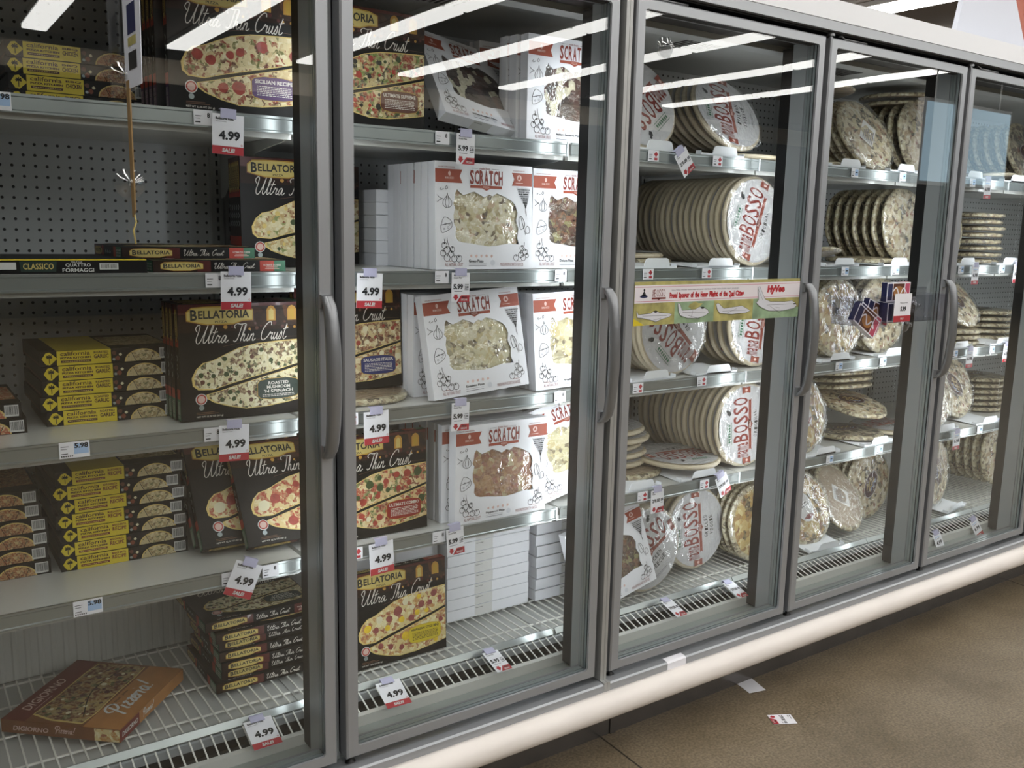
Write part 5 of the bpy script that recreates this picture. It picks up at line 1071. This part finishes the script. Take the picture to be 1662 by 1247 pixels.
for x, s_, k, dn in ((.602, 'A', 'plain', 1), (.615, 'B', 'plain', 1), (.600, 'C', 'plain', 1), (.628, 'D', 'plain', 1), (.725, 'D', 'plain', 1), (1.19, 'A', 'plain', 2), (1.192, 'B', 'plain', 2), (1.575, 'B', 'plain', 2), (.935, 'C', 'red', 2), (.945, 'D', 'red', 2), (1.585, 'C', 'plain', 2), (1.19, 'D', 'plain', 2),
                     (1.905, 'A', 'red', 3), (2.175, 'A', 'red', 3), (1.905, 'B', 'red', 3), (2.155, 'B', 'red', 3), (1.885, 'C', 'red', 3), (2.16, 'C', 'red', 3), (1.925, 'D', 'red', 3), (2.20, 'D', 'red', 3),
                     (2.87, 'A', 'blue', 4), (3.16, 'A', 'blue', 4), (2.86, 'B', 'blue', 4), (3.17, 'B', 'blue', 4), (2.87, 'C', 'blue', 4), (3.14, 'C', 'blue', 4), (2.86, 'D', 'blue', 4), (3.17, 'D', 'blue', 4), (3.64, 'A', 'blue', 5), (3.62, 'B', 'blue', 5), (3.94, 'B', 'blue', 5), (3.64, 'C', 'blue', 5), (3.93, 'C', 'blue', 5), (3.90, 'D', 'blue', 5)):
    ptag(k, x, Z[s_]+.0, {'plain': 'small white shelf label', 'red': 'small shelf label with red diamond', 'blue': 'small shelf label with blue field'}[k]+f' on the {SHN[s_]} rail, {DN[dn]}, ' + ('left' if x < XL[dn]+(.64 if dn == 1 else .5 if dn != 2 else .3) or (dn == 2 and x < 1.25 and k == 'plain') or (dn == 2 and x < 1) else 'right')+' one', y=.2165)

# ================================================================= banner on the third glass
def banner():
    w, h = .678, .117; t = empty('sponsor_banner'); b = MB(); b.box(0, 0, 0, w, .0012, h, 'map_ochre'); s = Sheet()
    s.rect(0, 0, .150, .062, 'map_ochre', 1); s.rect(.150, 0, .305, .062, 'map_green', 1); s.rect(.305, 0, .47, .062, 'map_ochre', 1); s.rect(.47, 0, w, .062, 'map_green', 1); s.rect(.52, .030, w, .062, 'map_ochre', 2)
    s.blob(.23, .045, .035, 'map_ochre', 2, 2, 12, .5, .5); s.poly([(0, 0), (.04, 0), (.0, .02)], 'cpk_yellow', 2)
    s.rect(0, .060, w, .108, 'pink_white', 3); s.rect(0, .1025, w, .1037, 'rose_red', 4); s.rect(0, .0640, w, .0652, 'rose_red', 4)
    s.ell(.033, .078, .014, .004, 'navy', 5); s.poly([(.024, .079), (.034, .094), (.042, .079)], 'ink', 5); s.ell(.034, .095, .003, .004, 'ink', 5)
    s.text('mama', .066, .074, .066+.022, .082, 'bosso_red', 5, .01, a=pi/2); x = .071
    s.it.pop(); s.text('mama', .071, .0765, .071+.019, .0765+.0065, 'bosso_red', 5, .01, a=pi/2)
    for ch in 'BOSSO': s.text(ch, x, .0765, x+.0068, .0960, 'bosso_red', 5, -.01); x += .0084
    s.poly([(.062, .0695), (.114, .0695), (.114, .0745), (.062, .0745)], 'bosso_red', 5); s.poly([(.080, .0720), (.088, .0665), (.096, .0720)], 'bosso_red', 5)
    s.text('SALUTING THOSE WHO SERVED AND HELPING THEM WITH THEIR NEXT JOURNEY', .135, .0905, .405, .0945, 'tag_grey', 5, .01)
    x = .128
    for wd, n_ in (('Proud', 5), ('Sponsor', 7), ('of', 2), ('the', 3), ('Honor', 5), ('Flight', 6), ('of', 2), ('the', 3), ('Quad', 4), ('Cities', 6)):
        dn = .005 if any(c in wd for c in 'pgQ') else 0; up = 0 if any(c in wd for c in 'dSftHFQC') else .004; L = n_*.00585; s.text(wd, x, .0705-dn*.9, x+L, .0870-up, 'hyvee_red', 5, .06); x += L+.0052
    s.text('HyVee', .528, .0715, .608, .0985, 'hyvee_red', 5, .075, shear=.12)
    def plane(pts, det):
        s.poly(pts, 'plane_grey', 6); s.stroke(pts, .0009, 'ink', 7, closed=True, smooth=False)
        for d in det: s.stroke(d, .0007, 'ink', 7, smooth=False)
    plane([(.008, .040), (.016, .030), (.060, .032), (.072, .038), (.082, .038), (.092, .033), (.130, .030), (.140, .026), (.130, .020), (.100, .014), (.080, .008), (.060, .014), (.030, .020), (.012, .022)], [[(.030, .026), (.120, .024)], [(.066, .012), (.100, .018)], [(.016, .030), (.014, .040)]]); s.ell(.078, .036, .006, .003, 'ink', 8)
    plane([(.160, .056), (.168, .056), (.178, .036), (.230, .038), (.244, .044), (.262, .042), (.280, .034), (.284, .026), (.270, .018), (.240, .012), (.200, .014), (.172, .022), (.166, .030)], [[(.180, .030), (.270, .028)], [(.200, .022), (.250, .010)], [(.220, .036), (.216, .018)]]); s.ell(.258, .041, .007, .003, 'ink', 8)
    plane([(.312, .050), (.322, .052), (.345, .036), (.400, .040), (.420, .042), (.445, .032), (.458, .026), (.440, .020), (.380, .018), (.330, .022), (.318, .034)], [[(.340, .028), (.440, .028)], [(.360, .022), (.400, .034)]])
    plane([(.486, .094), (.494, .096), (.520, .058), (.545, .050), (.610, .048), (.645, .050), (.662, .042), (.668, .034), (.655, .026), (.600, .020), (.540, .022), (.500, .036), (.482, .048), (.492, .056)], [[(.530, .040), (.650, .040)], [(.545, .036), (.590, .014), (.600, .022)], [(.565, .026), (.585, .020), (.590, .030), (.570, .032)], [(.488, .088), (.510, .056)]]); s.poly([(.652, .042), (.662, .042), (.664, .038), (.652, .038)], 'ink', 8)
    b.sheet(s, (0, 0, 0), (1, 0, 0), (0, 0, 1), (0, -1, 0)); b.build('banner_sheet', t); return t
o = banner(); o.location = (1.655, .0064, 1.2325); o.rotation_euler = (0, rad(-.1), 0); tag(o, 'long green, white and red sponsor banner with four airplanes stuck on the glass', 'banner')
# banner spans the stile as well, so it sits proud of the frame
o.location.y = -.0016

# ================================================================= clear bin with small cartons on the fourth glass
t = empty('acrylic_bin', (2.50, -.080, 1.205)); b = MB(); w, h, d = .52, .088, .078
b.box(0, 0, 0, w, .002, h, 'acrylic'); b.box(0, 0, 0, .002, d, h, 'acrylic'); b.box(w-.002, 0, 0, w, d, h, 'acrylic'); b.box(0, 0, 0, w, d, .002, 'acrylic'); b.box(0, d-.002, 0, w, d, h+.02, 'acrylic'); b.build('tray', t)
def cup(name, x, z, parent, y=.012):
    b = MB(); b.lathe([(.0285, -.001), (.027, -.004), (.020, -.008), (.010, -.011), (.007, -.014), (.006, -.022), (.008, -.026), (.0005, -.028)], (x, y, z), 'y', 'clear_cup', 24); o = b.build(name, parent); return o
for x, z in ((.10, .066), (.10, -.028), (.19, -.034), (.42, -.020), (.46, .045)): cup('suction_cup', x, z, t, .086)
tag(t, 'clear acrylic bin hung on the glass of the fourth door by suction cups', 'bin')
def smallbox():
    b = MB(); w, h, d = .130, .062, .020; b.box(0, 0, 0, w, d, h, {'*': 'paper', 'l': 'navy', 't': 'paper'}); s = Sheet(); s.rect(.004, .004, .030, h-.004, 'navy', 1); s.rect(w-.030, .004, w-.004, h-.004, 'rose_red', 1); s.rect(.034, .004, w-.034, h-.004, 'badge_brown', 1); s.ell(.065, .03, .028, .020, 'digi_tan', 2); s.stroke([(.03, .03), (.05, .045), (.07, .02), (.09, .042), (.11, .025)], .005, 'paper', 3)
    b.sheet(s, (0, 0, 0), (1, 0, 0), (0, 0, 1), (0, -1, 0)); e = Sheet(); e.rect(.006, .005, .045, .015, 'navy', 1); e.rect(.060, .003, .078, .017, 'navy', 1); e.rect(.082, .003, .128, .017, 'rose_red', 1); e.ell(.10, .010, .008, .006, 'paper', 2); b.sheet(e, (0, 0, h), (1, 0, 0), (0, 1, 0), (0, 0, 1))
    e = Sheet(); e.rect(.002, .002, .018, .060, 'navy', 1); b.sheet(e, (0, .02, 0), (0, -1, 0), (0, 0, 1), (-1, 0, 0)); return b.build('snack_carton')
for x, y, z, r, lb in ((2.515, -.072, 1.222, (0, 30, 0), 'small navy and white carton tilted at the left end of the clear bin'), (2.560, -.050, 1.222, (0, 28, 0), 'small navy and white carton tilted second from the left in the clear bin'), (2.640, -.028, 1.224, (0, 18, 0), 'small red, white and navy carton tilted in the middle at the back of the clear bin'),
                       (2.700, -.068, 1.2075, (0, 0, 0), 'small upright carton behind the 5.99 sign of the clear bin, front one'), (2.715, -.040, 1.2075, (0, 0, 0), 'small upright carton at the right end of the clear bin, rear one')):
    inst('small', smallbox, (x, y, z), tuple(rad(a) for a in r), lb, 'snack box', 'small cartons in the clear bin')
inst('small', smallbox, (2.700, -.060, 1.273), (0, 0, 0), 'small white carton lying on top, sticking out above the clear bin', 'snack box', 'small cartons in the clear bin')
def d599b(s): s.rect(0, 0, .094, .020, 'tag_red', 1); s.text('5.99', .034, .034, .066, .050, 'tag_black', 2, .045); s.text('Pizza assorted', .030, .060, .072, .064, 'tag_grey', 2, .02); s.text('SALE!', .038, .007, .056, .014, 'label_white', 2, .04)
o = card(.094, .092, d599b, False, 'sign_card')(); o.location = (2.760, -.0825, 1.300); tag(o, 'white 5.99 sign with red strip on the front of the clear bin', 'price sign')

# ================================================================= flag sign seen edge-on on the first glass
t = empty('flag_sign', (.402, 0, 1.50)); b = MB()
b.add([(-.0006, -.0, .215), (-.0006, -.11, .215), (-.0006, -.12, .40), (-.0006, -.0, .46), (.0006, 0, .215), (.0006, -.11, .215), (.0006, -.12, .40), (.0006, 0, .46)], [(0, 1, 2, 3), (7, 6, 5, 4), (0, 4, 5, 1), (1, 5, 6, 2), (2, 6, 7, 3), (3, 7, 4, 0)], 'sign_white')
s = Sheet(); s.rect(.03, .03, .085, .06, 'ink', 1); s.rect(.03, .09, .085, .14, 'navy', 1); s.rect(.03, .07, .085, .085, 'map_ochre', 1); b.sheet(s, (-.0006, 0, .215), (0, -1, 0), (0, 0, 1), (-1, 0, 0)); b.build('sign_card', t)
b = MB(); b.prism([(-.004, -.012), (-.026, 0), (-.026, .23), (-.004, .23)], -.0012, .0012, 'x', 'wood_strip'); b.tube([(0, -.012, 0), (.003, -.014, -.02), (-.002, -.012, -.035), (.001, -.012, -.06)], .0015, 'cream', 6); b.build('hanging_strip', t)
cup('suction_cup', 0, .24, t); cup('suction_cup', 0, .05, t)
t.rotation_euler = (0, 0, rad(1)); tag(t, 'white and blue flag sign seen edge-on, fixed to the leftmost glass by suction cups', 'sign')
t = empty('suction_cup', (1.735, 0, 1.955)); cup('cup', 0, 0, t); tag(t, 'clear suction cup stuck near the top of the glass with the banner', 'suction cup')

# ================================================================= litter and loose things
b = MB(); b.prism([(2.262, .089), (2.246, .011), (2.309, -.004), (2.331, .075)], .0008, .0016, 'z', 'paper'); tag(b.build('paper_slip'), 'blank white paper slip on the floor just below the kick plate', 'paper')
t = empty('floor_tag', (2.205, -.155, .0015)); b = MB(); b.box(-.027, -.0375, 0, .027, .0375, .0008, 'paper'); s = Sheet(); d29(s); b.sheet(s, (-.027, -.0375, .0008), (1, 0, 0), (0, 1, 0), (0, 0, 1)); b.build('tag_card', t)
t.rotation_euler = (0, 0, rad(-118)); tag(t, 'white and red price tag lying face up on the concrete floor', 'price tag')
b = MB(); b.prism([(-.0232, .206), (-.0232, .2298), (-.0174, .2345), (.0, .2362), (.0, .2352), (-.017, .2335), (-.0222, .2293), (-.0222, .206)], 1.830, 1.905, 'x', 'paper'); tag(b.build('paper_strap'), 'white paper strap folded over the lower rail under the banner door', 'paper')
t = empty('board_sign', (0, 0, 0)); b = MB(); b.prism([(3.34, 2.177), (3.42, 2.48), (3.70, 2.48), (3.90, 2.177)], .18, .20, 'y', 'sign_white'); b.build('board', t)
b = MB(); b.box(3.62, .10, 2.177, 4.5, .18, 2.19, 'header_white'); b.build('base_ledge', t); tag(t, 'large pale trapezoid board standing on top of the freezer at the upper right', 'sign')
b = MB(); b.box(4.43, .50, 2.177, 5.0, .8, 2.75, 'rust_red'); tag(b.build('storage_crate'), 'reddish carton on top of the freezer at the right picture edge', 'box')
t = empty('freezer_lamp_note'); bpy.data.objects.remove(t)
